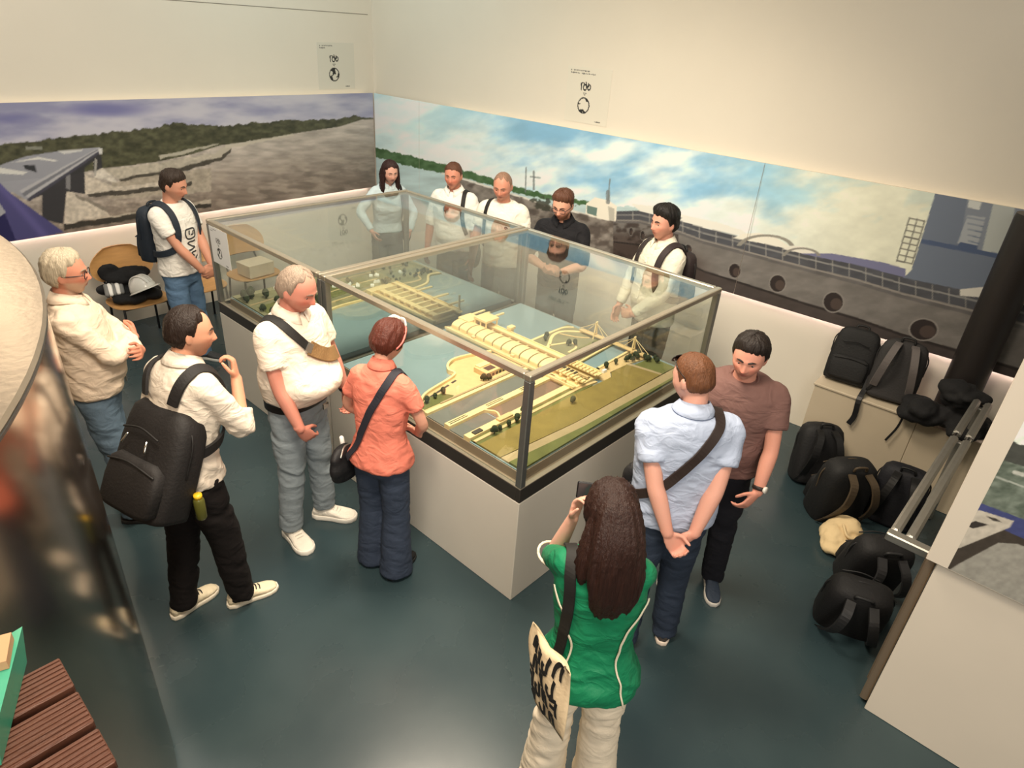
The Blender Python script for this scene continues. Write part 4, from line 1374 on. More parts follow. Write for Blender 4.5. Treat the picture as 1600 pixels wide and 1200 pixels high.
# ------------------------------------------------------------------ people
def head_shape(D):
    """unit directions -> head surface (metres, centre at eye height, +y is the face)"""
    e = 2.25
    D = D / ((np.abs(D) ** e).sum(1) ** (1 / e))[:, None]
    x, y, z = D[:, 0] * 0.0765, D[:, 1] * 0.097, D[:, 2] * 0.119
    t = np.clip(-z / 0.119, 0, 1)
    x = x * (1 - 0.30 * smooth((t - 0.1) / 0.9))
    x = x * (1 + 0.03 * np.exp(-((z - 0.05) / 0.04) ** 2))
    back = smooth((-z - 0.01) / 0.10)
    y = np.where(y < 0, y * (1 - 0.42 * back) * 1.03, y)
    w = smooth((D[:, 1] - 0.12) / 0.35)
    ax = np.abs(x)
    g = lambda a, s: np.exp(-(a / s) ** 2)
    nose = np.where(z > -0.027, np.clip((0.026 - z) / 0.053, 0, 1) ** 1.1, np.clip((z + 0.041) / 0.014, 0, 1))
    y = y + w * 0.027 * nose * g(x, 0.0105)
    y = y + w * 0.010 * g(ax - 0.012, 0.007) * g(z + 0.030, 0.009)
    y = y - w * 0.011 * g(ax - 0.031, 0.016) * g(z - 0.006, 0.011)
    y = y + w * 0.005 * g(z - 0.027, 0.009) * g(x, 0.05)
    y = y + w * 0.006 * g(z + 0.050, 0.006) * g(x, 0.022) + w * 0.006 * g(z + 0.062, 0.006) * g(x, 0.019)
    y = y - w * 0.004 * g(z + 0.056, 0.003) * g(x, 0.022)
    y = y - w * 0.004 * g(z + 0.077, 0.008) * g(x, 0.025)
    y = y + w * 0.010 * g(z + 0.104, 0.017) * g(x, 0.024)
    x = x + np.sign(x) * w * 0.004 * g(ax - 0.055, 0.018) * g(z + 0.012, 0.018)
    return np.c_[x, y, z]


def sphere_dirs(nu, nv):
    th = np.linspace(0.02, np.pi - 0.02, nv)
    a = np.linspace(0, 2 * np.pi, nu, endpoint=False)
    return np.array([np.c_[np.cos(a) * np.sin(t), np.sin(a) * np.sin(t), np.full(nu, -np.cos(t))] for t in th])


def hair_cap(hp):
    """(rings, mask) for a hair shell in head coordinates"""
    nu, nv = 88, 60
    D = sphere_dirs(nu, nv)
    P = head_shape(D.reshape(-1, 3))
    x, y, z = P.T
    az = np.degrees(np.abs(np.arctan2(x, y)))            # 0 front .. 180 back
    f, tmp, side, nape = hp.get('front', 0.066) + 0.010, hp.get('temple', 0.05) + 0.010, hp.get('side', -0.005), hp.get('nape', -0.070)
    zl = np.interp(az, [0, 25, 48, 66, 80, 98, 106, 125, 180], [f, f + hp.get('recede', 0.0), tmp, tmp - 0.012, side, side, -0.035, nape, nape])
    zl = zl + (fbm(np.arctan2(x, y) * 7 + 11, z * 0, 3, hp.get('seed', 1)) - 0.5) * 0.016
    m = smooth((z - zl + 0.006) / 0.016)
    rise = 0.22 + 0.78 * smooth((z - zl) / 0.045)
    if hp.get('bald'):
        top = smooth((z - hp['bald']) / 0.02)
        m = m * (1 - top)
    thick = hp.get('thick', 0.014)
    sidet = hp.get('sidet', thick * 0.55)
    k = smooth((z - 0.02) / 0.06)
    t = (sidet * (1 - k) + thick * k) * rise
    t = t * (1 + hp.get('lift', 0.0) * smooth((y - 0.0) / 0.08) * k)
    ang = np.arctan2(x, y)
    tex = ((fbm(ang * 9 + 20, z * 45, 3, hp.get('seed', 1)) - 0.5) * hp.get('rough', 0.006) + (fbm(ang * 22 + y * 60, z * 12, 3, hp.get('seed', 1) + 9) - 0.5) * thick * 0.55) * rise
    Q = P + nrmrows(P * np.array([1.6, 1.0, 0.7])) * (t + tex - 0.0)[:, None] * m[:, None] - nrmrows(P) * (0.010 * (1 - m))[:, None]
    return Q.reshape(nv, nu, 3)


def nrmrows(P):
    return P / (np.linalg.norm(P, axis=1)[:, None] + 1e-9)


MALE = [(0.80, .150, .105, .0), (0.90, .168, .118, .0), (0.98, .162, .115, .0), (1.06, .158, .112, .005), (1.16, .166, .116, .008), (1.27, .178, .122, .010),
        (1.36, .182, .116, .004), (1.42, .168, .100, -.004), (1.465, .128, .078, -.010), (1.495, .080, .064, -.010), (1.525, .060, .060, -.004)]
FEM = [(0.80, .152, .108, .0), (0.90, .172, .122, -.004), (0.98, .152, .108, .0), (1.06, .130, .096, .004), (1.15, .138, .102, .008), (1.25, .152, .118, .018),
       (1.33, .156, .108, .008), (1.41, .146, .088, -.004), (1.455, .112, .070, -.008), (1.49, .066, .054, -.008), (1.525, .050, .050, -.002)]


class Frame:
    """spine: bends forward by lean and turns by twist from hips to shoulders"""

    def __init__(s, lean, twist, side=0.0):
        s.z = np.linspace(0.7, 1.7, 201)
        w = smooth((s.z - 0.90) / 0.34)
        s.l, s.t, s.sd = lean * w, twist * w, side * w
        O = [np.array([0, 0, 0.7])]
        for i in range(1, 201):
            O.append(O[-1] + s.Rm(i) @ np.array([0, 0, s.z[i] - s.z[i - 1]]))
        s.O = np.array(O)

    def Rm(s, i):
        return rot('Z', s.t[i]) @ rot('X', -s.l[i]) @ rot('Y', s.sd[i])

    def __call__(s, p):
        p = np.asarray(p, float)
        i = int(np.clip(round((p[2] - 0.7) / 0.005), 0, 200))
        return s.O[i] + s.Rm(i) @ np.array([p[0], p[1], p[2] - s.z[i]])

    def R(s, z):
        return s.Rm(int(np.clip(round((z - 0.7) / 0.005), 0, 200)))


def torso_rings(tab, F, z0, z1, grow=0.0, belly=0.0, wide=1.0, n=40, bz=1.06, flare=0.0):
    T = np.array(tab)
    out = []
    zs = np.linspace(z0, z1, max(6, int((z1 - z0) / 0.022)))
    a = np.linspace(0, 2 * np.pi, n, endpoint=False)
    ca = np.sign(np.cos(a)) * np.abs(np.cos(a)) ** (2 / 2.35)
    sa = np.sign(np.sin(a)) * np.abs(np.sin(a)) ** (2 / 2.35)
    for z in zs:
        hw, hd, yc = (np.interp(z, T[:, 0], T[:, i]) for i in (1, 2, 3))
        gb = math.exp(-((z - bz) / 0.115) ** 2) * belly
        fl = flare * max(0, (1.05 - z) / 0.2)
        fr = np.where(sa > 0, 1.0, 0.25)
        X = ca * (hw * wide + grow + gb * 0.22 + fl)
        Y = yc + sa * (hd * (0.5 + 0.5 * wide) + grow + gb * fr + fl)
        out.append([F((x, y, z)) for x, y in zip(X, Y)])
    return out


def ik(sh, wr, pole, l1, l2):
    sh, wr, pole = map(lambda v: np.asarray(v, float), (sh, wr, pole))
    d = wr - sh
    L = min(np.linalg.norm(d), (l1 + l2) * 0.995)
    u = nrm(d)
    wr = sh + u * L
    a = (l1 * l1 - l2 * l2 + L * L) / (2 * L)
    h = math.sqrt(max(l1 * l1 - a * a, 0))
    p = nrm(pole - u * (pole @ u))
    return sh + u * a + p * h, wr


def add_hand(g, W, d, n, right, curl=0.5, spread=1.0, k=1.0, thumb=0.6):
    """W wrist, d finger direction, n palm normal"""
    d = nrm(d)
    n = nrm(np.asarray(n, float) - d * (np.asarray(n, float) @ d))
    s = np.cross(d, n) * (1 if right else -1)              # towards the thumb
    W = np.asarray(W, float)
    pt = lambda a, b, c: W + (d * a + s * b + n * c) * k
    rings = []
    for a, hw, ht in ((-0.03, .025, .019), (0.0, .027, .018), (0.03, .036, .017), (0.06, .041, .015), (0.088, .040, .0125), (0.098, .034, .009)):
        ang = np.linspace(0, 2 * np.pi, 16, endpoint=False)
        rings.append([pt(a, math.cos(q) * hw, math.sin(q) * ht) for q in ang])
    g.loft(rings)
    for b, L, r, fa in ((0.031, .072, .0086, .10), (0.0105, .080, .0090, .03), (-0.0105, .075, .0086, -.04), (-0.030, .058, .0076, -.12)):
        p = pt(0.088, b, 0)
        dirv = nrm(d + s * fa * spread)
        P = [W + (d * 0.06 + s * b * 0.9) * k, p]
        an = 0.0
        cl = curl * (1.0 + 0.12 * (0.03 - b) / 0.06)
        for fr, ca in ((0.45, 0.75), (0.30, 1.0), (0.25, 0.75)):
            an += cl * ca
            p = p + (dirv * math.cos(an) + n * math.sin(an)) * L * fr * k
            P.append(p)
        g.tube(P, np.array([r, r, r * .97, r * .9, r * .78]) * k, 9, m=14)
    p = pt(0.022, 0.026, 0.006)
    v1 = nrm(d * 0.62 + s * 0.66 + n * 0.35)
    v2 = nrm(d * 0.9 + s * 0.25 * (1 - thumb) + n * (0.2 + 0.5 * thumb))
    g.tube([pt(0.012, 0.014, 0.004), p, p + v1 * 0.036 * k, p + v1 * 0.036 * k + v2 * 0.030 * k, p + v1 * 0.036 * k + v2 * 0.052 * k], np.array([.011, .0125, .0105, .0098, .008]) * k, 9, m=14)


def wrinkle(me, amp, sc, seed, aniso=(1, 1, 1)):
    V = mverts(me)
    Nn = mnormals(me)
    f = noise3(V * np.array(aniso), sc, seed)
    ridg = 1 - np.abs(np.clip(f * 4.5, -1, 1)) * 2
    setverts(me, V + Nn * (0.6 * f * 2 + 0.40 * ridg)[:, None] * amp)


def fabric(name, col, rough=0.82, bump=0.10, bs=220, var=0.05, fold=0.36):
    if name in _M:
        return _M[name]
    m = M(name, S(*col), rough, bump=bump, bscale=bs, var=var, vscale=14, spec=0.25)
    nt = m.node_tree
    b = nt.nodes['Principled BSDF']
    prev = next(n for n in nt.nodes if n.type == 'BUMP')
    tc = next(n for n in nt.nodes if n.type == 'TEX_COORD')
    mp = nt.nodes.new('ShaderNodeMapping')
    mp.inputs['Scale'].default_value = (1.0, 1.0, 1.6)
    nt.links.new(tc.outputs['Object'], mp.inputs['Vector'])
    nz = nt.nodes.new('ShaderNodeTexNoise')          # creases: ridges of a stretched, distorted noise
    nz.inputs['Scale'].default_value = 8.5
    nz.inputs['Detail'].default_value = 2.5
    nz.inputs['Distortion'].default_value = 0.9
    nt.links.new(mp.outputs['Vector'], nz.inputs['Vector'])
    a = nt.nodes.new('ShaderNodeMath')
    a.operation = 'SUBTRACT'
    a.inputs[1].default_value = 0.5
    nt.links.new(nz.outputs['Fac'], a.inputs[0])
    c = nt.nodes.new('ShaderNodeMath')
    c.operation = 'ABSOLUTE'
    nt.links.new(a.outputs[0], c.inputs[0])
    b2 = nt.nodes.new('ShaderNodeBump')
    b2.invert = True
    b2.inputs['Strength'].default_value = fold
    b2.inputs['Distance'].default_value = 0.05
    nt.links.new(c.outputs[0], b2.inputs['Height'])
    nt.links.new(prev.outputs['Normal'], b2.inputs['Normal'])
    nt.links.new(b2.outputs['Normal'], b.inputs['Normal'])
    return m


PEOPLE = {}
m_skin = None


def skin_mat():
    global m_skin
    if m_skin is None:
        m_skin = M('skin', None, 0.52, attr='Col', bump=0.08, bscale=160, spec=0.35)
        m_skin.node_tree.nodes['Principled BSDF'].inputs['Subsurface Weight'].default_value = 0.12
        m_skin.node_tree.nodes['Principled BSDF'].inputs['Subsurface Radius'].default_value = (0.012, 0.005, 0.003)
    return m_skin


def person(key, label, H, pos, face, sex='m', lean=0.0, twist=0.0, side=0.0, head=(0, 15, 0), belly=0.0, wide=1.0, bz=1.06,
           skin=(206, 150, 122), blush=0.25, arms=None, feet=None, hip=(0, 0), shirt=None, pants=None, shoes=None, hair=None, brow=(60, 42, 32),
           beard=None, glasses=None, belt=None, watch=None, voxel=0.006, eyes=(60, 42, 30)):
    rz = math.radians(face - 90)
    t = thing('person', label, 'person', (pos[0], pos[1], 0), rz, 'visitors around the display cases')
    k = H / 1.75
    tab = MALE if sex == 'm' else FEM
    F0 = Frame(lean, twist, side)
    hx, hy = hip
    F = lambda p: F0(p) + np.array([hx, hy, 0])
    shw = (0.172 if sex == 'm' else 0.142) * (0.55 + 0.45 * wide)
    Rsh = F0.R(1.45)
    l1, l2 = (0.285, 0.255) if sex == 'm' else (0.272, 0.245)
    arms = arms or {}
    joints = {}
    for s_, nm in ((1, 'R'), (-1, 'L')):
        a = dict(wrist=(s_ * 0.24, 0.04, 0.86), pole=(s_ * 0.5, -1, 0), d=None, n=None, curl=0.45)
        a.update(arms.get(nm, {}))
        sh = F((s_ * shw, -0.008, 1.415))
        el, wr = ik(sh, np.asarray(a['wrist'], float) + (np.array([hx, hy, 0])), a['pole'], l1, l2)
        d = nrm(wr - el) if a['d'] is None else nrm(a['d'])
        n = np.array([-s_, 0.1, 0.0]) if a['n'] is None else a['n']
        joints[nm] = (sh, el, wr, d, n, a)
    # head
    yaw, pit, rol = (math.radians(v) for v in head)
    Rn = F0.R(1.52)
    nb = F((0, -0.006, 1.50))
    Rneck = Rn @ rot('Z', yaw * 0.6) @ rot('X', -pit * 0.55)
    hc = nb + Rneck @ np.array([0, 0.028, 0.135])
    RH = Rn @ rot('Z', yaw) @ rot('X', -pit) @ rot('Y', rol)
    hs = 1.0 if sex == 'm' else 0.95
    tohead = lambda P: (np.asarray(P) * hs) @ RH.T + hc
    # ---- body (skin): one fused surface
    g = G()
    D = sphere_dirs(84, 64)
    g.loft(tohead(head_shape(D.reshape(-1, 3))).reshape(64, 84, 3))
    for s_ in (-1, 1):
        g.ell(tohead([[s_ * 0.077, -0.008, -0.006]])[0], (0.009, 0.020, 0.031), RH @ rot('Z', s_ * 0.45) @ rot('X', 0.15), 12, 8)
        g.ell(tohead([[s_ * 0.0315, 0.0715, 0.0125]])[0], (0.0150, 0.0125, 0.0095), RH, 10, 7)
    nr = 0.058 if sex == 'm' else 0.047
    g.tube([F((0, -0.012, 1.43)), nb, hc + RH @ np.array([0, -0.022, -0.055])], [nr * 1.25, nr, nr * 0.95], 18, m=8)
    g.loft(torso_rings(tab, F, 0.92, 1.47, -0.030, belly * 0.9, wide, 28, bz))
    for s_, nm in ((1, 'R'), (-1, 'L')):
        sh, el, wr, d, n, a = joints[nm]
        ka = (1.0 if sex == 'm' else 0.84) * (0.8 + 0.2 * wide)
        kl = 0.82 if (shirt or {}).get('sleeve') in ('long', 'rolled') else 1.0
        g.tube([sh + (el - sh) * 0.06 + Rsh @ np.array([-s_ * 0.015, 0, -0.012]), sh * 0.55 + el * 0.45, el, el * 0.65 + wr * 0.35, wr], np.array([.036, .043, .039, .040, .027]) * ka * np.array([1, 1, kl, kl, 1]), 16, m=20)
        add_hand(g, wr, d, n, nm == 'R', a['curl'], a.get('spread', 1), 1.0 if sex == 'm' else 0.92, a.get('thumb', 0.6))
    for s_ in (-1, 1):
        g.tube([F((s_ * 0.085, 0, 0.93)), F((s_ * 0.09, 0, 0.80))], 0.07, 12)
    g.v = [v * k for v in g.v]
    me = remesh(g, 'body', voxel, 1, 0.4)
    V = mverts(me)
    L = ((V / k - hc) @ RH) / hs
    base = np.array(S(*skin)) * np.array([0.93, 1.02, 1.08])
    C = np.tile(base, (len(V), 1))
    x, y, z = L.T
    ax = np.abs(x)
    gs = lambda q, s: np.exp(-(q / s) ** 2)
    front = smooth((y - 0.03) / 0.03)
    red = base * np.array([1.04, 0.74, 0.70])
    m1 = (gs(ax - 0.042, 0.022) * gs(z + 0.025, 0.022) + gs(x, 0.014) * gs(z + 0.025, 0.02)) * front * blush * 2
    C = C * (1 - np.clip(m1, 0, 1)[:, None]) + red * np.clip(m1, 0, 1)[:, None]
    lip = np.clip(gs(z + 0.056, 0.009) * gs(x, 0.021) * front * 1.5, 0, 1) * 0.75
    C = C * (1 - lip[:, None]) + np.array(S(164, 86, 80)) * lip[:, None]
    slit = np.clip(gs(z + 0.056, 0.0032) * gs(x, 0.022) * front, 0, 1) * 0.6
    C = C * (1 - slit[:, None]) + np.array(S(96, 46, 42)) * slit[:, None]
    if beard:
        bz_ = smooth((-z - 0.022) / 0.018) * smooth((0.128 + z) / 0.02) * smooth((y + 0.012) / 0.03)
        mo = np.clip(1 - gs(z + 0.056, 0.010) * gs(x, 0.020) * 1.2, 0, 1)
        ck = 1 - gs(ax - 0.035, 0.02) * gs(z + 0.03, 0.016)
        b_ = np.clip(bz_ * mo * ck, 0, 1) * beard[1]
        C = C * (1 - b_[:, None]) + np.array(S(*beard[0])) * b_[:, None]
    hd_ = np.zeros(len(V))
    for nm in 'RL':
        w_ = joints[nm][2]
        hd_ = np.maximum(hd_, smooth((0.20 - np.linalg.norm(V / k - (w_ + joints[nm][3] * 0.09), axis=1)) / 0.12))
    C = C * (1 - 0.35 * hd_[:, None]) + (base * np.array([1.05, 0.88, 0.84])) * 0.35 * hd_[:, None]
    set_colors(me, np.clip(C, 0, 0.9))
    link('body', me, skin_mat(), t, True)

    def P(name, g_, mat, sm=True, par=None):
        g_.v = [v * k for v in g_.v]
        return g_.obj(name, mat, par or t, sm)
    # ---- eyes and brows
    for s_ in (-1, 1):
        ge = G()
        De = sphere_dirs(18, 14)
        ce = np.array([s_ * 0.0315, 0.0715, 0.0045])
        Q = tohead((De.reshape(-1, 3) * 0.0128 + ce))
        ge.loft(Q.reshape(14, 18, 3))
        eo = P('eye', ge, M('eye', None, 0.15, attr='Col'))
        ev = ((mverts(eo.data) / k - hc) @ RH) / hs - ce
        ev = nrmrows(ev)
        ir = ev @ nrm((0, 1, -0.25))
        set_colors(eo.data, np.where((ir > 0.93)[:, None], np.array(S(14, 12, 12)), np.where((ir > 0.78)[:, None], np.array(S(*eyes)), np.array(S(226, 220, 212)))))
        gb = G()
        bp = np.array([[s_ * 0.013, 0.0975, 0.0265], [s_ * 0.030, 0.0935, 0.0315], [s_ * 0.047, 0.080, 0.026]])
        gb.tube(tohead(bp), np.array([[.0045, .0035], [.005, .003], [.0025, .002]]) * (1 if sex == 'm' else .75), 8, m=9)
        P('eyebrow', gb, M(f'hair_{brow}', S(*brow), 0.6))
    # ---- hair
    if hair:
        hm = M(f"hair_{hair['col']}", S(*hair['col']), 0.5, bump=0.55, bscale=16, var=0.30, vscale=14, stretch=(12, 12, 0.8), spec=0.35)
        gh = G()
        gh.loft(tohead(hair_cap(hair).reshape(-1, 3)).reshape(60, 88, 3))
        for pts, rr in hair.get('locks', []):
            gh.tube(tohead(np.array(pts, float)), np.array(rr), 14, m=5 * len(pts), ref=RH @ np.array([1, 0, 0]))
        if hair.get('locks'):
            gh.v = [v * k for v in gh.v]
            hme = remesh(gh, 'hair', 0.008, 2)
            Vh = mverts(hme)
            Lh = ((Vh / k - hc) @ RH) / hs
            st = fbm(np.arctan2(Lh[:, 0], Lh[:, 1] + 0.02) * 16, Lh[:, 2] * 5, 3, 3) - 0.5
            setverts(hme, Vh + mnormals(hme) * (st * 0.018)[:, None])
            link('hair', hme, hm, t, True)
        else:
            P('hair', gh, hm)
    # ---- shirt
    sp = dict(z0=0.90, grow=0.006, sleeve='short', col=(230, 226, 218), flare=0.0, amp=0.010, collar=None)
    sp.update(shirt or {})
    smat = fabric(f"shirt_{sp['col']}", sp['col'], sp.get('rough', 0.82))
    g = G()
    g.loft(torso_rings(tab, F, sp['z0'], 1.488, sp['grow'], belly, wide, 44, bz, sp['flare']))
    for s_, nm in ((1, 'R'), (-1, 'L')):
        sh, el, wr, d, n, a = joints[nm]
        f = {'short': 0.62, 'long': 1.0, 'rolled': 1.0, 'half': 0.95}[sp['sleeve']]
        kk = (1.0 if sex == 'm' else 0.86) * (0.75 + 0.25 * wide)
        inn = F((s_ * shw * 0.55, -0.008, 1.40))
        sh2 = sh + Rsh @ np.array([-s_ * 0.012, 0, -0.006])
        if sp['sleeve'] == 'short':
            e2 = sh * (1 - f) + el * f
            g.tube([inn, sh2, (sh + e2) / 2, e2], np.array([.070, .070, .067, .068]) * kk, 20, m=16, rnd=False)
        elif sp['sleeve'] == 'long':
            w2 = el * 0.06 + wr * 0.94
            g.tube([inn, sh2, (sh + el) / 2, el, (el + w2) / 2, w2], np.array([.068, .067, .059, .053, .047, .038]) * kk, 20, m=28, rnd=False)
        else:
            w2 = el * 0.62 + wr * 0.38 if sp['sleeve'] == 'rolled' else el
            g.tube([inn, sh2, (sh + el) / 2, el, w2], np.array([.068, .067, .060, .056, .053]) * kk, 20, m=24, rnd=False)
            if sp['sleeve'] == 'rolled':
                g.tube([el * 0.70 + wr * 0.30, w2], np.array([.057, .057]) * kk, 20, rnd=False)
    g.v = [v * k for v in g.v]
    sme = remesh(g, 'shirt', 0.0105, 5)
    wrinkle(sme, sp['amp'], sp.get('wsc', 9), 4 + len(key), sp.get('aniso', (1, 1, 1.7)))
    so = link('shirt', sme, smat, t, True)
    bvh = BVHTree.FromPolygons([v.co for v in sme.vertices], [tuple(p.vertices) for p in sme.polygons])
    if sp['collar'] == 'shirt' or sp['collar'] == 'polo':
        gc = G()
        nn = 26
        aa = np.radians(np.linspace(104, 436, nn))
        lo, up, ou = [], [], []
        c0 = F((0, -0.006, 1.494))
        Rc = F0.R(1.5)
        rr = 0.071 if sex == 'm' else 0.059
        for q in aa:
            dr = np.array([math.cos(q), math.sin(q), 0])
            fr = max(0, math.sin(q))
            bk = max(0, -math.sin(q))
            lo.append(c0 + Rc @ (dr * np.array([rr * 1.05, rr * 1.02, 1]) + np.array([0, 0.006, 0.006 - 0.022 * fr])))
            up.append(c0 + Rc @ (dr * np.array([rr * 0.98, rr * 0.98, 1]) + np.array([0, 0.010, 0.050 + 0.012 * bk - 0.030 * fr])))
            ou.append(c0 + Rc @ (dr * np.array([rr * 1.42, rr * 1.42, 1]) + np.array([0, 0.006, 0.006 - 0.004 * bk - 0.050 * fr ** 2])))
        th_ = 0.003
        rings = [[lo[i], up[i], ou[i], ou[i] * 0.97 + lo[i] * 0.03 - np.array([0, 0, th_]), up[i] - np.array([0, 0, 2 * th_])] for i in range(nn)]
        gc.loft(rings)
        P('collar', gc, smat)
    elif sp['collar'] == 'crew':
        gc = G()
        c0 = F((0, -0.004, 1.489))
        Rc = F0.R(1.5)
        rr = 0.072 if sex == 'm' else 0.06
        gc.tube([c0 + Rc @ np.array([math.cos(q) * rr, math.sin(q) * rr * 0.98 + 0.006, -0.014 * math.sin(q)]) for q in np.linspace(0, 2 * np.pi, 25)], 0.008, 8, m=25, rnd=False)
        P('collar', gc, smat)
    gt = G().loft(torso_rings(tab, F, 0.85, 1.488, sp['grow'], belly, wide, 44, bz, sp['flare']))
    bvh_t = BVHTree.FromPolygons([tuple(v) for v in gt.verts() * k], gt.f)
    ctx = dict(bvh_t=bvh_t, t=t, k=k, F=F, F0=F0, bvh=bvh, joints=joints, hc=hc, RH=RH, tohead=tohead, rz=rz, pos=pos, hs=hs, H=H, shirt_mat=smat)
    if sp.get('buttons'):
        gp = snap(ctx, [(0.0, 0.2, z) for z in np.linspace(1.42, sp['z0'] + 0.03, 22)], 0.002)
        P0 = np.array([p for p, n in gp])
        N0 = np.array([n for p, n in gp])
        G().ribbon(P0, N0, 0.032 * k, 0.003).obj('placket', smat, t)
        for i in range(2, 21, 3):
            G().ell(P0[i] + N0[i] * 0.004, (0.0055, 0.0055, 0.0055), nu=8, nv=5).obj('button', m_paper, t, True)
    # ---- trousers
    pp = dict(col=(62, 78, 104), top=1.0, cut='straight', rough=0.85)
    pp.update(pants or {})
    feet = feet or [(0.11, 0.0, 8), (-0.11, 0.0, -8)]
    g = G()
    g.loft(torso_rings(tab, F, 0.80, pp['top'], -0.003 if not pp.get('over') else 0.01, belly * 0.55, wide, 40, bz))
    rads = {'slim': (.090, .082, .062, .056, .052), 'straight': (.096, .088, .074, .068, .066), 'wide': (.094, .088, .084, .092, .106), 'loose': (.098, .094, .082, .076, .070)}[pp['cut']]
    kw = (0.6 + 0.4 * wide)
    ank = []
    for i, s_ in ((0, 1), (1, -1)):
        fx, fy, fa = feet[i]
        hp_ = F((s_ * 0.085, -0.005, 0.875))
        an = np.array([fx, fy, 0.075])
        kn = (hp_ + an) / 2 + np.array([0, 0.018, 0.02])
        ank.append((an, math.radians(fa)))
        zb = pp.get('hem', 0.055)
        bot = an * np.array([1, 1, 0]) + np.array([0, -0.008, zb])
        g.tube([hp_ + (0, 0, 0.03), (hp_ + kn) / 2, kn, (kn + bot) / 2, bot], np.array(rads) * kw, 24, m=26, rnd=False)
    g.v = [v * k for v in g.v]
    pme = remesh(g, 'trousers', 0.011, 4)
    wrinkle(pme, pp.get('amp', 0.011), 8, 7 + len(key), (1, 1, 2.2))
    V = mverts(pme)
    V[:, 2] = np.maximum(V[:, 2], 0.012)
    setverts(pme, V)
    link('trousers', pme, fabric(f"trousers_{pp['col']}", pp['col'], pp['rough'], 0.12, 260, 0.10, 0.22), t, True)
    if belt:
        g = G()
        rg = torso_rings(tab, F, belt.get('z', 0.965), belt.get('z', 0.965) + belt.get('w', 0.034), 0.012, belly * 0.62, wide, 40, bz)
        g.loft(rg, cap=False)
        g.loft([r_ * 0.995 + np.mean(r_, 0) * 0.005 for r_ in np.array([rg[0], rg[-1]])], cap=False)
        bo = P('belt', g, M(f"belt_{belt['col']}", S(*belt['col']), 0.45))
        G().box(F((0.0, 0.135 + belly * 0.55, belt.get('z', 0.965) + 0.017)) * k, (0.04, 0.008, 0.034)).obj('buckle', M('chrome', S(230, 230, 226), 0.12, 1.0), bo)
    # ---- shoes
    shp = dict(col=(40, 38, 38), sole=(30, 30, 30), chunky=1.0, laces=None)
    shp.update(shoes or {})
    for an, fa in ank:
        Rf = rot('Z', -fa)
        tf = lambda p: (Rf @ np.asarray(p, float)) + an * np.array([1, 1, 0])
        g = G()
        c_ = shp['chunky']
        rings = []
        for y, w_, h_, z0 in ((-.082, .020, .060, .022), (-.070, .032, .082, .02), (-.03, .037, .092, .018), (.02, .037, .094, .018), (.06, .040, .076, .018), (.11, .046, .058, .018), (.15, .044, .048, .020), (.178, .032, .040, .022), (.190, .014, .034, .026)):
            q = np.linspace(0, 2 * np.pi, 18, endpoint=False)
            rings.append([tf((math.cos(b) * w_ * c_, y * (1 + 0.06 * (c_ - 1)), z0 + (h_ - z0) * (0.5 + 0.5 * np.sign(math.sin(b)) * abs(math.sin(b)) ** 0.7))) for b in q])
        g.loft(rings)
        sh_ = P('shoe', g, fabric(f"shoe_{shp['col']}", shp['col'], 0.6, 0.15, 120))
        g = G()
        ol = [(-.092, 0), (-.084, .026), (-.05, .040), (.0, .039), (.05, .041), (.10, .049), (.14, .050), (.175, .040), (.198, .016)]
        out = [(w_ * c_, y * (1 + 0.06 * (c_ - 1))) for y, w_ in ol] + [(-w_ * c_, y * (1 + 0.06 * (c_ - 1))) for y, w_ in ol[::-1] if w_ > 0]
        hS = 0.026 * (1 + 0.5 * (c_ - 1) * 3)
        g.loft([[tf((a_ * 0.96, b_, 0.0)) for a_, b_ in out], [tf((a_, b_, 0.006)) for a_, b_ in out], [tf((a_, b_, hS * 0.9)) for a_, b_ in out], [tf((a_ * 0.95, b_ * 0.985, hS)) for a_, b_ in out]])
        P('sole', g, M(f"sole_{shp['sole']}", S(*shp['sole']), 0.6), True, sh_)
        if shp['laces']:
            g = G()
            for j in range(4):
                y = 0.035 + j * 0.019
                z = 0.094 - j * 0.0085
                g.tube([tf((-0.022, y, z - 0.006)), tf((0, y + 0.004, z + 0.002)), tf((0.022, y, z - 0.006))], 0.003, 6)
            P('laces', g, M(f"lace_{shp['laces']}", S(*shp['laces']), 0.7), True, sh_)
    # ---- glasses
    if glasses:
        gm = M(f"frame_{glasses['col']}", S(*glasses['col']), 0.3)
        gl = thing_child('glasses', t)
        yo, zo, pitch = glasses.get('at', (0.0, 0.0, 0.0))
        Rg = rot('X', pitch)
        Q = lambda p: tohead([Rg @ (np.asarray(p, float)) + np.array([0, yo, zo])])[0]
        for s_ in (-1, 1):
            g = G()
            a_ = np.linspace(0, 2 * np.pi, 25)
            ex = 3.0
            pts = [Q((s_ * 0.033 + 0.026 * np.sign(math.cos(b)) * abs(math.cos(b)) ** (2 / ex), 0.100 - 0.10 * abs(0.026 * math.cos(b) + s_ * 0.033 * s_) ** 1.0 * 0.35, 0.002 + 0.019 * np.sign(math.sin(b)) * abs(math.sin(b)) ** (2 / ex))) for b in a_]
            g.tube(pts, 0.0026, 6, m=25, rnd=False)
            P('rim', g, gm, True, gl)
            if glasses.get('lens'):
                P('lens', G().loft([[p_ for p_ in pts[:-1]], [p_ + RH @ np.array([0, 0.001, 0]) for p_ in pts[:-1]]]), glasses['lens'], False, gl)
            P('temple', G().tube([Q((s_ * 0.060, 0.092, 0.008)), Q((s_ * 0.080, 0.03, 0.008)), Q((s_ * 0.081, -0.015, 0.008)), Q((s_ * 0.080, -0.030, -0.006))], 0.0026, 6), gm, True, gl)
        P('bridge', G().tube([Q((-0.008, 0.099, 0.006)), Q((0, 0.102, 0.010)), Q((0.008, 0.099, 0.006))], 0.0025, 6), gm, True, gl)
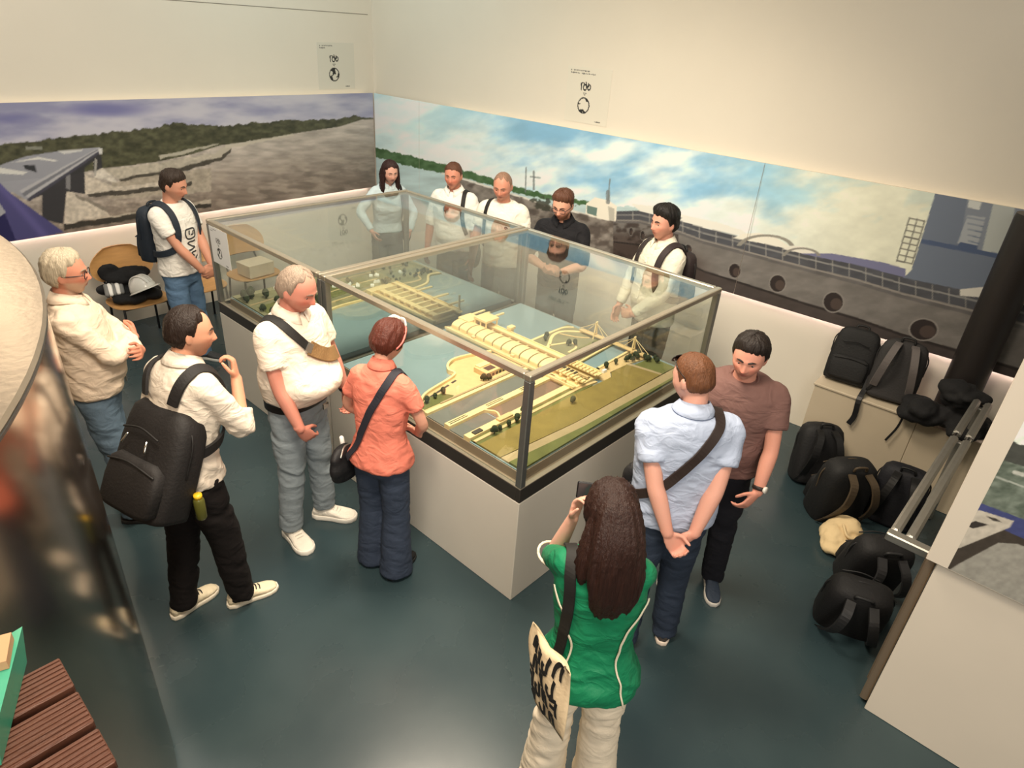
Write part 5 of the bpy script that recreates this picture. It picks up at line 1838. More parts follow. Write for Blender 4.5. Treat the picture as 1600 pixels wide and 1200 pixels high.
    if watch:
        sh, el, wr, d, n, a = joints[watch['arm']]
        f_ = nrm(wr - el)
        g = G()
        c0 = wr - f_ * 0.03
        u = nrm(np.cross(f_, (0.3, 0.2, 0.9)))
        v = np.cross(f_, u)
        g.tube([c0 + (u * math.cos(q) + v * math.sin(q)) * 0.033 for q in np.linspace(0, 2 * np.pi, 19)], np.array([[.011, .003]] * 19), 8, m=19, ref=f_, rnd=False)
        wt = P('watch', g, M(f"watch_{watch['col']}", S(*watch['col']), 0.5))
        nn = -nrm(np.asarray(n, float) - f_ * (np.asarray(n, float) @ f_))
        g = G()
        g.tube([c0 + nn * 0.032, c0 + nn * 0.044], 0.019, 16, rnd=False)
        P('watch_face', g, M(f"watchface_{watch.get('face', (30, 30, 34))}", S(*watch.get('face', (30, 30, 34))), 0.2), True, wt)
    PEOPLE[key] = ctx
    return ctx


def thing_child(name, parent):
    o = bpy.data.objects.new(name, None)
    COL.objects.link(o)
    o.parent = parent
    o.empty_display_size = 0.05
    return o


def snap(ctx, pts, off=0.004, raw=False, torso=False):
    """points near the torso (upright coordinates) -> points on the shirt surface with normals (local, scaled)"""
    out = []
    for p in pts:
        q = (np.asarray(p, float) if raw else ctx['F'](p)) * ctx['k']
        co, n, i, d = ctx['bvh_t' if torso else 'bvh'].find_nearest(Vector(q))
        n = np.array(n)
        out.append((np.array(co) + n * off, n))
    return out


def snap_ray(ctx, p, d):
    co, n, i, dist = ctx['bvh'].ray_cast(Vector(np.asarray(p, float) * ctx['k']), Vector(nrm(d)))
    return None if co is None else (np.array(co), np.array(n))


def strap_on(ctx, name, pts, w, mat, parent, t=0.004, off=0.005, m=None, relax=3, torso=False):
    P = catmull(pts, m or 9 * len(pts))
    sp = snap(ctx, P, off, torso=torso)
    Q = np.array([p for p, n in sp])
    N = np.array([n for p, n in sp])
    for _ in range(relax):                               # relax so the band lies smoothly
        Q[1:-1] = (Q[:-2] + 2 * Q[1:-1] + Q[2:]) / 4
        N[1:-1] = (N[:-2] + 2 * N[1:-1] + N[2:]) / 4
    Q = Q + N * 0.004
    return G().ribbon(Q, N, w, t).obj(name, mat, parent)


def worn(ctx, name, label, cat):
    """a carried thing, in the same local frame as its wearer"""
    return thing(name, label, cat, (ctx['pos'][0], ctx['pos'][1], 0), ctx['rz'])


def back_pack(ctx, label, w, d, h, zc, col, trim, y=-0.17, tilt=0.0, strapw=0.055, x=0.0, one=None, metal=None, both=True, rz=0.0):
    """a backpack worn on the back; zc = height of its top"""
    t = worn(ctx, 'backpack', label, 'backpack')
    k = ctx['k']
    mat = M(f'bag_{col}', S(*col), 0.72, bump=0.25, bscale=70, var=0.12, vscale=10)
    mt = M(f'bag_trim_{trim}', S(*trim), 0.6)
    F = ctx['F']
    Rb = ctx['F0'].R(1.35) @ rot('Z', rz) @ rot('X', tilt)
    o = F((x, y - d / 2, zc - h))
    T = lambda P: (np.asarray(P, float) @ Rb.T + o) * k
    def A(name, g, m, par=None, sm=True):
        g.v = [T(v) for v in g.v]
        return g.obj(name, m, par or t, sm)
    prof = [(0.80, 0.0), (0.96, 0.02), (1.0, 0.07), (1.03, 0.35), (1.0, 0.62), (0.96, 0.80), (0.88, 0.91), (0.72, 0.97), (0.42, 1.0)]
    g = G()
    g.loft([sring(w / 2 * q, d / 2 * min(1, q * 1.02) * (1 - 0.2 * z), z * h) for q, z in prof])
    body = A('main_body', g, mat)
    V = mverts(body.data)
    setverts(body.data, V + mnormals(body.data) * (noise3(V, 8, 5)[:, None] * 0.02))
    g = G()
    g.loft([sring(w * 0.42 * q, d * 0.22 * q, z * h, cy=-d * 0.45 + 0.02 * z) for q, z in ((0.85, 0.06), (1, 0.10), (1.02, 0.30), (0.96, 0.46), (0.7, 0.52))])
    pk = A('front_pocket', g, mat)
    A('zipper', G().tube([(-w * 0.38, -d * 0.60, 0.44 * h), (0, -d * 0.66, 0.49 * h), (w * 0.38, -d * 0.60, 0.44 * h)], 0.005, 6), mt, pk)
    g = G()
    g.loft([sring(w * 0.36 * q, d * 0.14 * q, z * h, cy=-d * 0.42 + 0.05 * z) for q, z in ((0.85, 0.57), (1, 0.60), (1.0, 0.74), (0.85, 0.83), (0.6, 0.86))])
    pk = A('top_pocket', g, mat)
    A('zipper', G().tube([(-w * 0.28, -d * 0.55, 0.74 * h), (0, -d * 0.575, 0.785 * h), (w * 0.28, -d * 0.55, 0.74 * h)], 0.005, 6), mt, pk)
    A('main_zipper', G().tube([(-w * 0.51, -d * 0.05, 0.45 * h), (-w * 0.47, -d * 0.10, 0.82 * h), (0, -d * 0.12, 1.0 * h), (w * 0.47, -d * 0.10, 0.82 * h), (w * 0.51, -d * 0.05, 0.45 * h)], 0.005, 6), mt)
    A('handle', G().tube([(-0.05, d * 0.05, 0.97 * h), (-0.04, d * 0.05, 1.055 * h), (0.04, d * 0.05, 1.055 * h), (0.05, d * 0.05, 0.97 * h)], 0.010, 8), mt)
    if metal:
        for s_ in (-1, 1):
            A('zip_puller', G().tube([(s_ * w * 0.16, -d * 0.60, 0.70 * h), (s_ * w * 0.19, -d * 0.64, 0.62 * h)], 0.006, 6), M('chrome', S(230, 230, 226), 0.12, 1.0))
    for s_ in (-1, 1):
        if one and s_ != one:
            continue
        pts = [(s_ * 0.10 + x, -0.16, 1.33), (s_ * 0.115, -0.09, 1.45), (s_ * 0.12, 0.0, 1.50), (s_ * 0.125, 0.10, 1.42), (s_ * 0.14, 0.16, 1.28), (s_ * 0.165, 0.13, 1.16), (s_ * 0.20, 0.0, 1.10), (s_ * 0.18, -0.14, 1.08)]
        strap_on(ctx, 'shoulder_strap', pts, strapw, mat, t, 0.012, 0.010, 70, 6, True)
    return t
# ------------------------------------------------------------------ the visitors
BLACKHAIR, DARKHAIR = (26, 20, 18), (44, 30, 22)
# man in white polo shirt with a tan cross-body bag
c = person('belly', 'heavy man in white polo shirt and grey jeans with white trainers', 1.82, (-0.50, 1.36), -74, lean=0.05, head=(10, 18, 0), belly=0.135, wide=1.10, bz=1.11,
           skin=(214, 138, 116), blush=0.5,
           arms=dict(R=dict(wrist=(0.19, 0.20, 0.89), pole=(0.8, -0.7, 0), d=(-0.55, 0.15, -0.8), n=(-0.6, -0.7, 0.0), curl=0.55), L=dict(wrist=(-0.285, 0.12, 0.88), pole=(-0.9, -0.5, 0), d=(0.05, 0.15, -1), n=(0.9, 0, 0), curl=0.8)),
           feet=[(0.13, -0.02, 18), (-0.13, 0.02, -24)], shirt=dict(col=(236, 222, 204), z0=1.0, collar='polo', amp=0.008, grow=0.010), pants=dict(col=(138, 148, 154), cut='straight', hem=0.09, amp=0.013),
           shoes=dict(col=(236, 228, 214), sole=(240, 234, 222), chunky=1.22, laces=(226, 220, 210)), hair=dict(col=(150, 132, 116), front=0.085, temple=0.07, thick=0.010, sidet=0.011, recede=0.012, rough=0.008), brow=(120, 96, 82),
           belt=dict(col=(18, 17, 17), z=0.955, w=0.048), watch=dict(arm='L', col=(22, 22, 24), face=(30, 26, 28)))
b = worn(c, 'crossbody_bag', 'tan sling bag with black strap across the white polo shirt', 'sling bag')
strap_on(c, 'strap', [(0.10, -0.15, 1.36), (0.125, -0.03, 1.49), (0.10, 0.10, 1.43), (0.04, 0.16, 1.34)], 0.05, M('strap_black', S(22, 20, 18), 0.7), b)
strap_on(c, 'pouch', [(0.04, 0.17, 1.345), (-0.03, 0.19, 1.295), (-0.09, 0.17, 1.25), (-0.14, 0.12, 1.215)], 0.085, M('tan_canvas', S(128, 98, 60), 0.8, bump=0.3, bscale=80), b, 0.012, relax=14)
strap_on(c, 'strap', [(-0.16, 0.10, 1.15), (-0.20, -0.02, 1.12), (-0.15, -0.14, 1.16), (0.0, -0.16, 1.26), (0.10, -0.15, 1.36)], 0.04, M('strap_black', S(22, 20, 18), 0.7), b)
strap_on(c, 'buckle', [(0.055, 0.15, 1.355), (0.03, 0.155, 1.33)], 0.06, m_alu, b, 0.008, 0.010, 6)

# woman in a coral shirt
c = person('pink', 'woman in short-sleeved coral shirt and wide navy trousers', 1.63, (-0.36, 0.74), 22, 'f', lean=0.10, head=(-14, 20, 0), wide=1.06, skin=(214, 150, 124),
           arms=dict(R=dict(wrist=(0.15, 0.19, 0.99), pole=(0.9, -0.5, -0.3), d=(-0.9, 0.3, 0.1), n=(0, -0.9, -0.3)), L=dict(wrist=(-0.15, 0.19, 0.99), pole=(-0.9, -0.5, -0.2), d=(0.9, 0.3, 0.1), n=(0, -0.9, -0.3))),
           feet=[(0.10, -0.02, 6), (-0.10, 0.03, -4)], shirt=dict(col=(226, 128, 108), z0=0.86, sleeve='short', collar='polo', grow=0.010, flare=0.02, amp=0.011), pants=dict(col=(54, 64, 82), cut='wide', hem=0.02, amp=0.008),
           shoes=dict(col=(22, 22, 24), sole=(20, 20, 20)), hair=dict(col=(82, 36, 24), front=0.060, temple=0.030, side=-0.04, nape=-0.085, thick=0.026, sidet=0.022, rough=0.008), brow=(80, 44, 32),
           )
sg = worn(c, 'sunglasses', 'white and coral sunglasses pushed up like a hairband on the woman in coral', 'sunglasses')
th_ = lambda L: [q * c['k'] for q in c['tohead'](np.array(L, float))]
for s_ in (-1, 1):
    G().tube(th_([(s_ * 0.094, -0.02, -0.02), (s_ * 0.103, 0.005, 0.03), (s_ * 0.088, 0.025, 0.09), (s_ * 0.066, 0.035, 0.122)]), 0.0055, 7).obj('temple', M('coral_plastic', S(222, 110, 100), 0.35), sg, True)
    G().tube(th_([(s_ * 0.066, 0.035, 0.122), (s_ * 0.040, 0.045, 0.142), (s_ * 0.008, 0.048, 0.148)]), [(0.019, 0.006), (0.022, 0.006), (0.016, 0.006)], 10, m=9).obj('lens', M('pale_lens', S(236, 226, 216), 0.2), sg, True)
b = worn(c, 'shoulder_bag', 'black shoulder bag hanging at the coral shirt woman left hip', 'handbag')
strap_on(c, 'strap', [(0.11, 0.10, 1.38), (0.105, 0.0, 1.49), (0.08, -0.10, 1.42), (0.0, -0.14, 1.25), (-0.09, -0.14, 1.06), (-0.155, -0.10, 0.90)], 0.042, M('strap_navy', S(36, 36, 46), 0.7), b)
bm = M('bag_black_soft', S(20, 19, 22), 0.65, bump=0.4, bscale=35)
kk = c['k']
lm = lump('bag_body', [((-0.235 * kk, -0.05 * kk, 0.80 * kk), (0.055, 0.13, 0.10)), ((-0.24 * kk, -0.02 * kk, 0.74 * kk), (0.06, 0.14, 0.07)), ((-0.235 * kk, -0.07 * kk, 0.87 * kk), (0.04, 0.10, 0.06))], bm, amp=0.012, parent=b)
G().tube([(-0.20 * kk, -0.13 * kk, 0.90 * kk), (-0.22 * kk, -0.06 * kk, 0.93 * kk), (-0.23 * kk, 0.03 * kk, 0.90 * kk)], 0.006, 6).obj('zipper', m_alu, b, True)
G().tube([(-0.285 * kk, 0.02 * kk, 0.86 * kk), (-0.30 * kk, 0.03 * kk, 0.92 * kk)], 0.014, 8).obj('tissue', m_paper, b, True)

# man with the large black backpack
c = person('packman', 'man in cream shirt with rolled sleeves touching his chin', 1.77, (-1.235, 1.185), 14, lean=0.22, head=(-34, -2, 0), wide=0.98, skin=(216, 150, 118),
           arms=dict(R=dict(wrist=(0.12, 0.27, 1.36), pole=(0.35, 0.15, -1), d=(-0.25, 0.15, 1), n=(-0.6, -0.6, 0.1), curl=1.0), L=dict(wrist=(-0.22, 0.12, 0.90), pole=(-0.9, -0.5, 0))),
           feet=[(0.14, 0.08, 24), (-0.07, -0.13, 4)], shirt=dict(col=(228, 216, 200), z0=0.88, sleeve='rolled', collar='shirt', grow=0.012, amp=0.014, flare=0.02), pants=dict(col=(24, 20, 20), cut='loose', hem=0.05, amp=0.012),
           shoes=dict(col=(226, 212, 182), sole=(236, 226, 206), laces=(24, 24, 26)), hair=dict(col=(38, 26, 20), front=0.082, temple=0.060, thick=0.016, sidet=0.014, recede=0.016, rough=0.008, seed=4), brow=(46, 32, 26), beard=((110, 80, 64), 0.35))
b = back_pack(c, 'large black backpack slung low on the cream shirt man', 0.42, 0.24, 0.55, 1.36, (24, 21, 21), (15, 14, 14), y=-0.13, tilt=-0.24, metal=True, x=0.0)
bt = worn(c, 'bottle', 'small bottle with yellow cap in the backpack side net', 'bottle')
q = c['F']((0.225, -0.12, 0.80)) * c['k']
G().tube([q, q + np.array([0.0, 0, 0.10])], 0.026, 14).obj('flask', M('bottle_green', S(92, 92, 40), 0.25), bt, True)
G().tube([q + np.array([0, 0, 0.112]), q + np.array([0, 0, 0.135])], 0.020, 12, rnd=False).obj('cap', M('yellow_cap', S(226, 186, 40), 0.4), bt, True)

# grey haired man with folded arms
c = person('whitehair', 'grey-haired man in cream shirt with folded arms and glasses', 1.78, (-1.28, 2.30), -24, lean=-0.05, head=(-4, 6, 0), belly=0.05, wide=1.06, skin=(214, 140, 112), blush=0.4,
           arms=dict(R=dict(wrist=(-0.07, 0.245, 1.20), pole=(0.8, 0.15, -0.7), d=(-0.9, -0.1, 0.1), n=(0, -1, 0.1), curl=0.5), L=dict(wrist=(0.07, 0.28, 1.17), pole=(-0.8, 0.2, -0.7), d=(0.9, 0.05, 0.25), n=(0, -1, 0), curl=0.6)),
           feet=[(0.12, 0.05, 14), (-0.12, -0.02, -12)], shirt=dict(col=(234, 214, 192), z0=0.93, sleeve='long', collar='shirt', grow=0.012, amp=0.014), pants=dict(col=(96, 116, 134), cut='straight', hem=0.05),
           shoes=dict(col=(44, 38, 36), sole=(30, 28, 28)), hair=dict(col=(196, 182, 158), front=0.072, temple=0.055, thick=0.022, sidet=0.016, lift=0.2, rough=0.012, seed=8), brow=(150, 130, 110), beard=((206, 178, 152), 0.75),
           glasses=dict(col=(44, 26, 24)), belt=dict(col=(30, 26, 24), z=0.955))

# woman in green blouse taking a photograph
c = person('green', 'long-haired woman in green blouse and cream trousers holding up a phone', 1.68, (-0.645, -0.935), 36, 'f', lean=0.05, head=(14, 6, 0), wide=1.04, skin=(222, 166, 142),
           arms=dict(R=dict(wrist=(0.03, 0.27, 1.46), pole=(0.3, -0.1, -1), d=(-0.35, 0.1, 0.85), n=(-0.5, -0.85, 0), curl=0.9), L=dict(wrist=(-0.13, 0.19, 1.48), pole=(-0.25, -0.1, -1), d=(0.15, 0.1, 0.95), n=(0.7, -0.6, 0), curl=0.8)),
           feet=[(0.12, 0.0, 6), (-0.12, 0.03, -6)], shirt=dict(col=(26, 124, 84), z0=0.84, sleeve='half', grow=0.014, flare=0.03, amp=0.012, collar=None, rough=0.5), pants=dict(col=(240, 226, 202), cut='wide', hem=0.03, amp=0.014),
           shoes=dict(col=(216, 200, 176), sole=(226, 216, 198)),
           hair=dict(col=(46, 26, 20), front=0.070, temple=0.045, side=-0.055, nape=-0.09, thick=0.024, sidet=0.026, rough=0.006, seed=5,
                     locks=[([(0.0, -0.085, 0.06), (0.0, -0.125, -0.05), (0.0, -0.135, -0.18), (0.01, -0.125, -0.29), (0.012, -0.11, -0.37)], [(.080, .045), (.098, .050), (.108, .042), (.096, .034), (.074, .020)]),
                            ([(-0.06, -0.04, 0.03), (-0.092, -0.06, -0.10), (-0.105, -0.07, -0.20), (-0.105, -0.06, -0.27)], [(.030, .04), (.034, .045), (.030, .036), (.016, .02)]),
                            ([(0.06, -0.04, 0.03), (0.092, -0.06, -0.10), (0.10, -0.075, -0.22), (0.095, -0.075, -0.32)], [(.030, .04), (.034, .045), (.032, .036), (.016, .02)])]), brow=(44, 28, 22),
           glasses=dict(col=(30, 24, 24)))
piping = M('cream_piping', S(224, 214, 190), 0.7)
for s_ in (-1, 1):
    strap_on(c, 'piping', [(s_ * 0.20, -0.06, 1.34), (s_ * 0.15, -0.14, 1.22), (s_ * 0.11, -0.16, 1.10), (s_ * 0.125, -0.16, 0.98), (s_ * 0.15, -0.15, 0.84)], 0.007, piping, c['t'], 0.004, 0.004)
for nm in 'LR':
    sh, el, wr, d, n, a = c['joints'][nm]
    u = nrm(wr - el)
    v1 = nrm(np.cross(u, (0.2, 0.1, 1)))
    v2 = np.cross(u, v1)
    g = G()
    for rr, off_ in ((0.066, -0.01), ):
        g.tube([(el + u * (0.02 + off_) + (v1 * math.cos(q) + v2 * math.sin(q)) * rr) * c['k'] for q in np.linspace(0, 2 * np.pi, 21)], 0.006, 6, m=21, rnd=False)
    g.obj('cuff_piping', piping, c['t'], True)
ph = worn(c, 'phone', 'dark phone held up by the woman in green', 'phone')
pw = (c['joints']['R'][2] + c['joints']['L'][2]) / 2 * c['k'] + np.array([0.0, 0.03, 0.09])
G().box(pw, (0.150, 0.009, 0.074), rot('X', -0.1), 0.004).obj('phone_body', M('phone_dark', S(26, 26, 30), 0.25), ph)
G().box(pw + np.array([0, -0.0055, 0]), (0.140, 0.001, 0.066), rot('X', -0.1)).obj('screen', M('phone_screen', S(60, 66, 72), 0.1), ph)
tb = worn(c, 'tote_bag', 'cream canvas tote bag with black lettering on the shoulder of the woman in green', 'tote bag')
mc = M('canvas_tote', S(228, 204, 166), 0.85, bump=0.25, bscale=60, var=0.05)
k = c['k']
mb = M('strap_black', S(22, 20, 18), 0.7)
strap_on(c, 'strap', [(-0.145, 0.09, 1.36), (-0.125, 0.0, 1.475), (-0.12, -0.09, 1.40), (-0.135, -0.14, 1.25), (-0.165, -0.14, 1.08), (-0.18, -0.13, 1.02)], 0.045, mb, tb, 0.006)
# bag: flat sack hanging beside the left hip, upper corner folded
def tote(u, v, s):
    x = -0.245 - 0.045 * s * math.sin(math.pi * min(max(u, 0.02), 0.98)) * (0.35 + 0.65 * math.sin(math.pi * (0.15 + 0.8 * (1 - v))))
    y = -0.20 + 0.36 * u + 0.02 * math.sin(4 * v + 1)
    z = 0.99 - 0.40 * v - 0.07 * (u - 0.4) * (1 - v) + 0.012 * math.sin(7 * u + 2 * v)
    q_ = rot('Z', 0.55) @ np.array([x + 0.245 + 0.010 * math.sin(9 * u + 5 * v), y, z])
    return (q_ * np.array([0.82, 0.82, 0.80]) + np.array([-0.165, -0.145, 0.35])) * k
n = 20
g = G()
rings = []
for v in np.linspace(0, 1, 16):
    rings.append([tote(u, v, 1) for u in np.linspace(0, 1, n)] + [tote(u, v, -0.6) for u in np.linspace(1, 0, n)])
g.loft(rings)
g.obj('sack', mc, tb, True)
ink = M('ink_black', S(22, 20, 20), 0.7)
rng2 = np.random.default_rng(11)
strokes = []
nt_ = rot('Z', 0.55) @ np.array([-1.0, 0, 0])
for r_, (v0, v1) in enumerate(((0.06, 0.26), (0.30, 0.50), (0.54, 0.74), (0.77, 0.93))):
    for j, u0 in enumerate((0.20, 0.42, 0.64) if r_ % 2 else (0.14, 0.34, 0.54, 0.72)):
        strokes.append([(u0, v0), (u0 + 0.01, (v0 + v1) / 2), (u0 + 0.0, v1)])
        w_ = 0.10
        if (j + r_) % 3 == 0:
            strokes.append([(u0, v0), (u0 + w_ * 0.6, v0 - 0.01), (u0 + w_, v0 + 0.06), (u0 + w_, v1)])
        elif (j + r_) % 3 == 1:
            strokes.append([(u0, v1), (u0 + w_ * 0.5, v1 + 0.02), (u0 + w_, v1 - 0.05), (u0 + w_ * 0.9, v0 + 0.09)])
        else:
            strokes.append([(u0, v0 + 0.10), (u0 + w_, v0 + 0.08)])
            strokes.append([(u0, v0), (u0 + w_ * 1.1, v0)])
for st in strokes:
    Pn = np.array([tote(u, v, 1.0) for u, v in catmull(st, 9)])
    G().ribbon(Pn + nt_ * 0.002, np.tile(nt_, (9, 1)), 0.019, 0.001).obj('lettering', ink, tb)

# man in light blue shirt, hands clasped behind
c = person('blue', 'man in light blue short-sleeved shirt with hands clasped behind his back', 1.76, (0.36, -0.70), 42, lean=0.04, head=(34, 14, 0), wide=1.27, skin=(222, 158, 136), blush=0.4,
           arms=dict(R=dict(wrist=(0.055, -0.215, 0.90), pole=(0.9, -0.35, 0.3), d=(-0.75, -0.12, -0.45), n=(0.1, 0.9, 0.2), curl=0.6), L=dict(wrist=(-0.05, -0.245, 0.885), pole=(-0.9, -0.35, 0.3), d=(0.55, -0.12, -0.8), n=(0.0, -0.6, 0.4), curl=0.9)),
           feet=[(0.12, 0.02, 14), (-0.12, -0.05, -10)], shirt=dict(col=(176, 188, 212), z0=0.88, sleeve='short', collar='polo', grow=0.012, amp=0.011), pants=dict(col=(44, 54, 70), cut='straight', hem=0.04),
           shoes=dict(col=(70, 64, 60), sole=(222, 206, 190)), hair=dict(col=(104, 66, 42), front=0.066, temple=0.05, side=-0.005, nape=-0.055, thick=0.010, sidet=0.005, rough=0.005, seed=2), brow=(110, 74, 50),
           glasses=dict(col=(28, 22, 20), at=(-0.004, 0.032, 0.72), lens=M('dark_lens', S(22, 18, 16), 0.1)))
b = worn(c, 'crossbody_bag', 'dark brown strap bag worn across the light blue shirt', 'sling bag')
strap_on(c, 'strap', [(0.11, 0.12, 1.36), (0.115, 0.0, 1.50), (0.09, -0.10, 1.44), (0.0, -0.15, 1.30), (-0.10, -0.15, 1.16), (-0.185, -0.05, 1.05), (-0.19, 0.06, 1.0)], 0.05, M('strap_brown', S(44, 32, 28), 0.6), b, 0.006)
lump('pouch', [((-0.16 * c['k'], 0.17 * c['k'], 0.98 * c['k']), (0.08, 0.05, 0.10))], bm, amp=0.006, parent=b)

# man in mauve brown t-shirt
c = person('brown', 'dark-haired man in mauve brown t-shirt looking down beside the case', 1.75, (1.0, -0.66), 200, lean=0.18, head=(-6, 2, 0), belly=0.04, wide=1.14, skin=(220, 150, 126), blush=0.35,
           arms=dict(R=dict(wrist=(0.27, 0.10, 0.88), pole=(0.9, -0.5, 0)), L=dict(wrist=(-0.215, 0.235, 0.90), pole=(-0.95, -0.45, 0), d=(0.45, 0.4, -0.75), n=(0.75, -0.5, 0), curl=0.6)),
           feet=[(0.12, 0.02, 10), (-0.12, 0.02, -14)], shirt=dict(col=(118, 88, 82), z0=0.88, collar='crew', grow=0.014, amp=0.009), pants=dict(col=(26, 26, 32), cut='straight', hem=0.05),
           shoes=dict(col=(48, 58, 72), sole=(206, 200, 190)), hair=dict(col=(34, 26, 22), front=0.062, temple=0.048, thick=0.022, sidet=0.014, lift=0.15, rough=0.008, seed=6), brow=(38, 28, 24), beard=((120, 86, 72), 0.25),
           watch=dict(arm='L', col=(40, 30, 26), face=(220, 216, 206)))

# young man in white t-shirt with navy backpack
c = person('youth', 'young man in white printed t-shirt and blue jeans by the chairs', 1.79, (-0.01, 4.06), -62, lean=0.05, head=(12, 14, 0), wide=1.04, belly=0.02, skin=(206, 142, 114), voxel=0.0065,
           arms=dict(R=dict(wrist=(0.06, 0.30, 0.92), pole=(0.9, -0.5, 0), d=(-0.8, 0.4, -0.35), n=(-0.2, -0.9, 0), curl=0.8), L=dict(wrist=(-0.04, 0.31, 0.90), pole=(-0.9, -0.5, 0), d=(0.8, 0.3, -0.4), n=(0.2, -0.9, 0), curl=0.7)),
           shirt=dict(col=(232, 228, 220), z0=0.90, collar='crew', grow=0.014, amp=0.010, flare=0.01), pants=dict(col=(92, 120, 150), cut='straight', hem=0.05), shoes=dict(col=(60, 60, 62), sole=(200, 200, 196)),
           hair=dict(col=(48, 36, 28), front=0.064, temple=0.048, thick=0.020, sidet=0.010, lift=0.2, rough=0.008, seed=3), brow=(50, 38, 30))
back_pack(c, 'navy backpack on the young man in white t-shirt', 0.31, 0.16, 0.46, 1.44, (26, 36, 48), (20, 28, 38), y=-0.125)
pr = M('print_ink', S(60, 60, 62), 0.8)
for st in ([(-.05, 1.30), (-.05, 1.22), (.05, 1.22), (.05, 1.30), (-.05, 1.30)], [(-.03, 1.28), (-.03, 1.24), (.0, 1.24)], [(.02, 1.28), (.02, 1.24)], [(-.05, 1.19), (.05, 1.18), (-.03, 1.14), (.05, 1.12)], [(-.04, 1.10), (.04, 1.09), (.0, 1.06), (.05, 1.03)], [(-.05, 1.05), (-.01, 1.01), (.04, .99)]):
    strap_on(c, 'chest_print', [(x, 0.2, z) for x, z in st], 0.014, pr, c['t'], 0.001, -0.0025)

# woman with long dark hair at the far corner
c = person('farwoman', 'long-haired woman in pale blue blouse leaning towards the far case', 1.72, (2.24, 4.04), -112, 'f', lean=0.26, head=(4, -2, 0), skin=(222, 164, 142), voxel=0.0065,
           arms=dict(R=dict(wrist=(0.24, 0.26, 1.02), pole=(0.9, -0.5, 0.2)), L=dict(wrist=(-0.16, 0.34, 1.02), pole=(-0.9, -0.5, 0))),
           shirt=dict(col=(206, 222, 226), z0=0.95, sleeve='long', collar='shirt', grow=0.016, amp=0.012), pants=dict(col=(96, 98, 100), cut='wide', hem=0.04), shoes=dict(col=(40, 38, 40), sole=(30, 30, 30)),
           hair=dict(col=(50, 28, 26), front=0.070, temple=0.045, side=-0.05, nape=-0.09, thick=0.020, sidet=0.020, seed=9,
                     locks=[([(-0.072, 0.0, 0.03), (-0.088, 0.0, -0.09), (-0.085, 0.01, -0.18), (-0.075, 0.02, -0.25)], [(.022, .05), (.026, .05), (.026, .04), (.014, .02)]),
                            ([(0.072, 0.0, 0.03), (0.088, 0.0, -0.09), (0.085, 0.015, -0.18), (0.08, 0.02, -0.27)], [(.022, .05), (.026, .05), (.026, .04), (.014, .02)]),
                            ([(0.0, -0.08, 0.04), (0.0, -0.11, -0.08), (0.0, -0.11, -0.24)], [(.07, .04), (.085, .04), (.06, .02)])]), brow=(50, 32, 28))
b = worn(c, 'shoulder_bag', 'black bag strap over the shoulder of the woman in pale blue', 'handbag')
strap_on(c, 'strap', [(-0.10, -0.12, 1.38), (-0.115, 0.0, 1.47), (-0.12, 0.10, 1.36), (-0.15, 0.12, 1.20), (-0.165, 0.04, 1.02)], 0.035, mb, b)
lump('bag_body', [((-0.225, -0.03, 0.90), (0.05, 0.12, 0.13))], bm, amp=0.008, parent=b)

# three men behind the far side
c = person('white1', 'stout man in white shirt with a single shoulder strap behind the far case', 1.80, (2.42, 3.14), 206, lean=0.10, head=(4, 2, 0), wide=1.10, belly=0.05, skin=(208, 136, 110), blush=0.5, voxel=0.0065,
           arms=dict(R=dict(wrist=(0.25, 0.12, 0.88), pole=(0.9, -0.5, 0)), L=dict(wrist=(-0.24, 0.14, 0.88), pole=(-0.9, -0.5, 0))),
           shirt=dict(col=(240, 236, 228), z0=0.90, collar='shirt', sleeve='half', grow=0.014), pants=dict(col=(86, 92, 96), cut='straight'), hair=dict(col=(92, 58, 40), front=0.066, temple=0.052, thick=0.012, sidet=0.006, seed=2), brow=(96, 64, 46))
b = worn(c, 'crossbody_bag', 'black strap bag of the stout man in white shirt', 'sling bag')
strap_on(c, 'strap', [(-0.10, -0.14, 1.36), (-0.12, 0.0, 1.50), (-0.125, 0.10, 1.40), (-0.14, 0.15, 1.26), (-0.165, 0.12, 1.10)], 0.042, mb, b)
lump('pouch', [((-0.235 * c['k'], 0.05, 1.0), (0.045, 0.10, 0.12))], bm, amp=0.006, parent=b)
sg = worn(c, 'sunglasses', 'folded dark sunglasses hung in the white shirt neckline', 'sunglasses')
q = np.array(snap(c, [(0.03, 0.2, 1.37)], 0.012)[0][0])
for s_ in (-1, 1):
    G().ell(q + np.array([0.012 * s_, 0.004, -0.008 * s_]), (0.020, 0.006, 0.026), nu=12, nv=8).obj('lens', M('dark_lens'), sg, True)
G().tube([q + np.array([-0.01, 0.008, 0.02]), q + np.array([0.0, 0.010, -0.05])], 0.004, 6).obj('temple', m_black, sg, True)

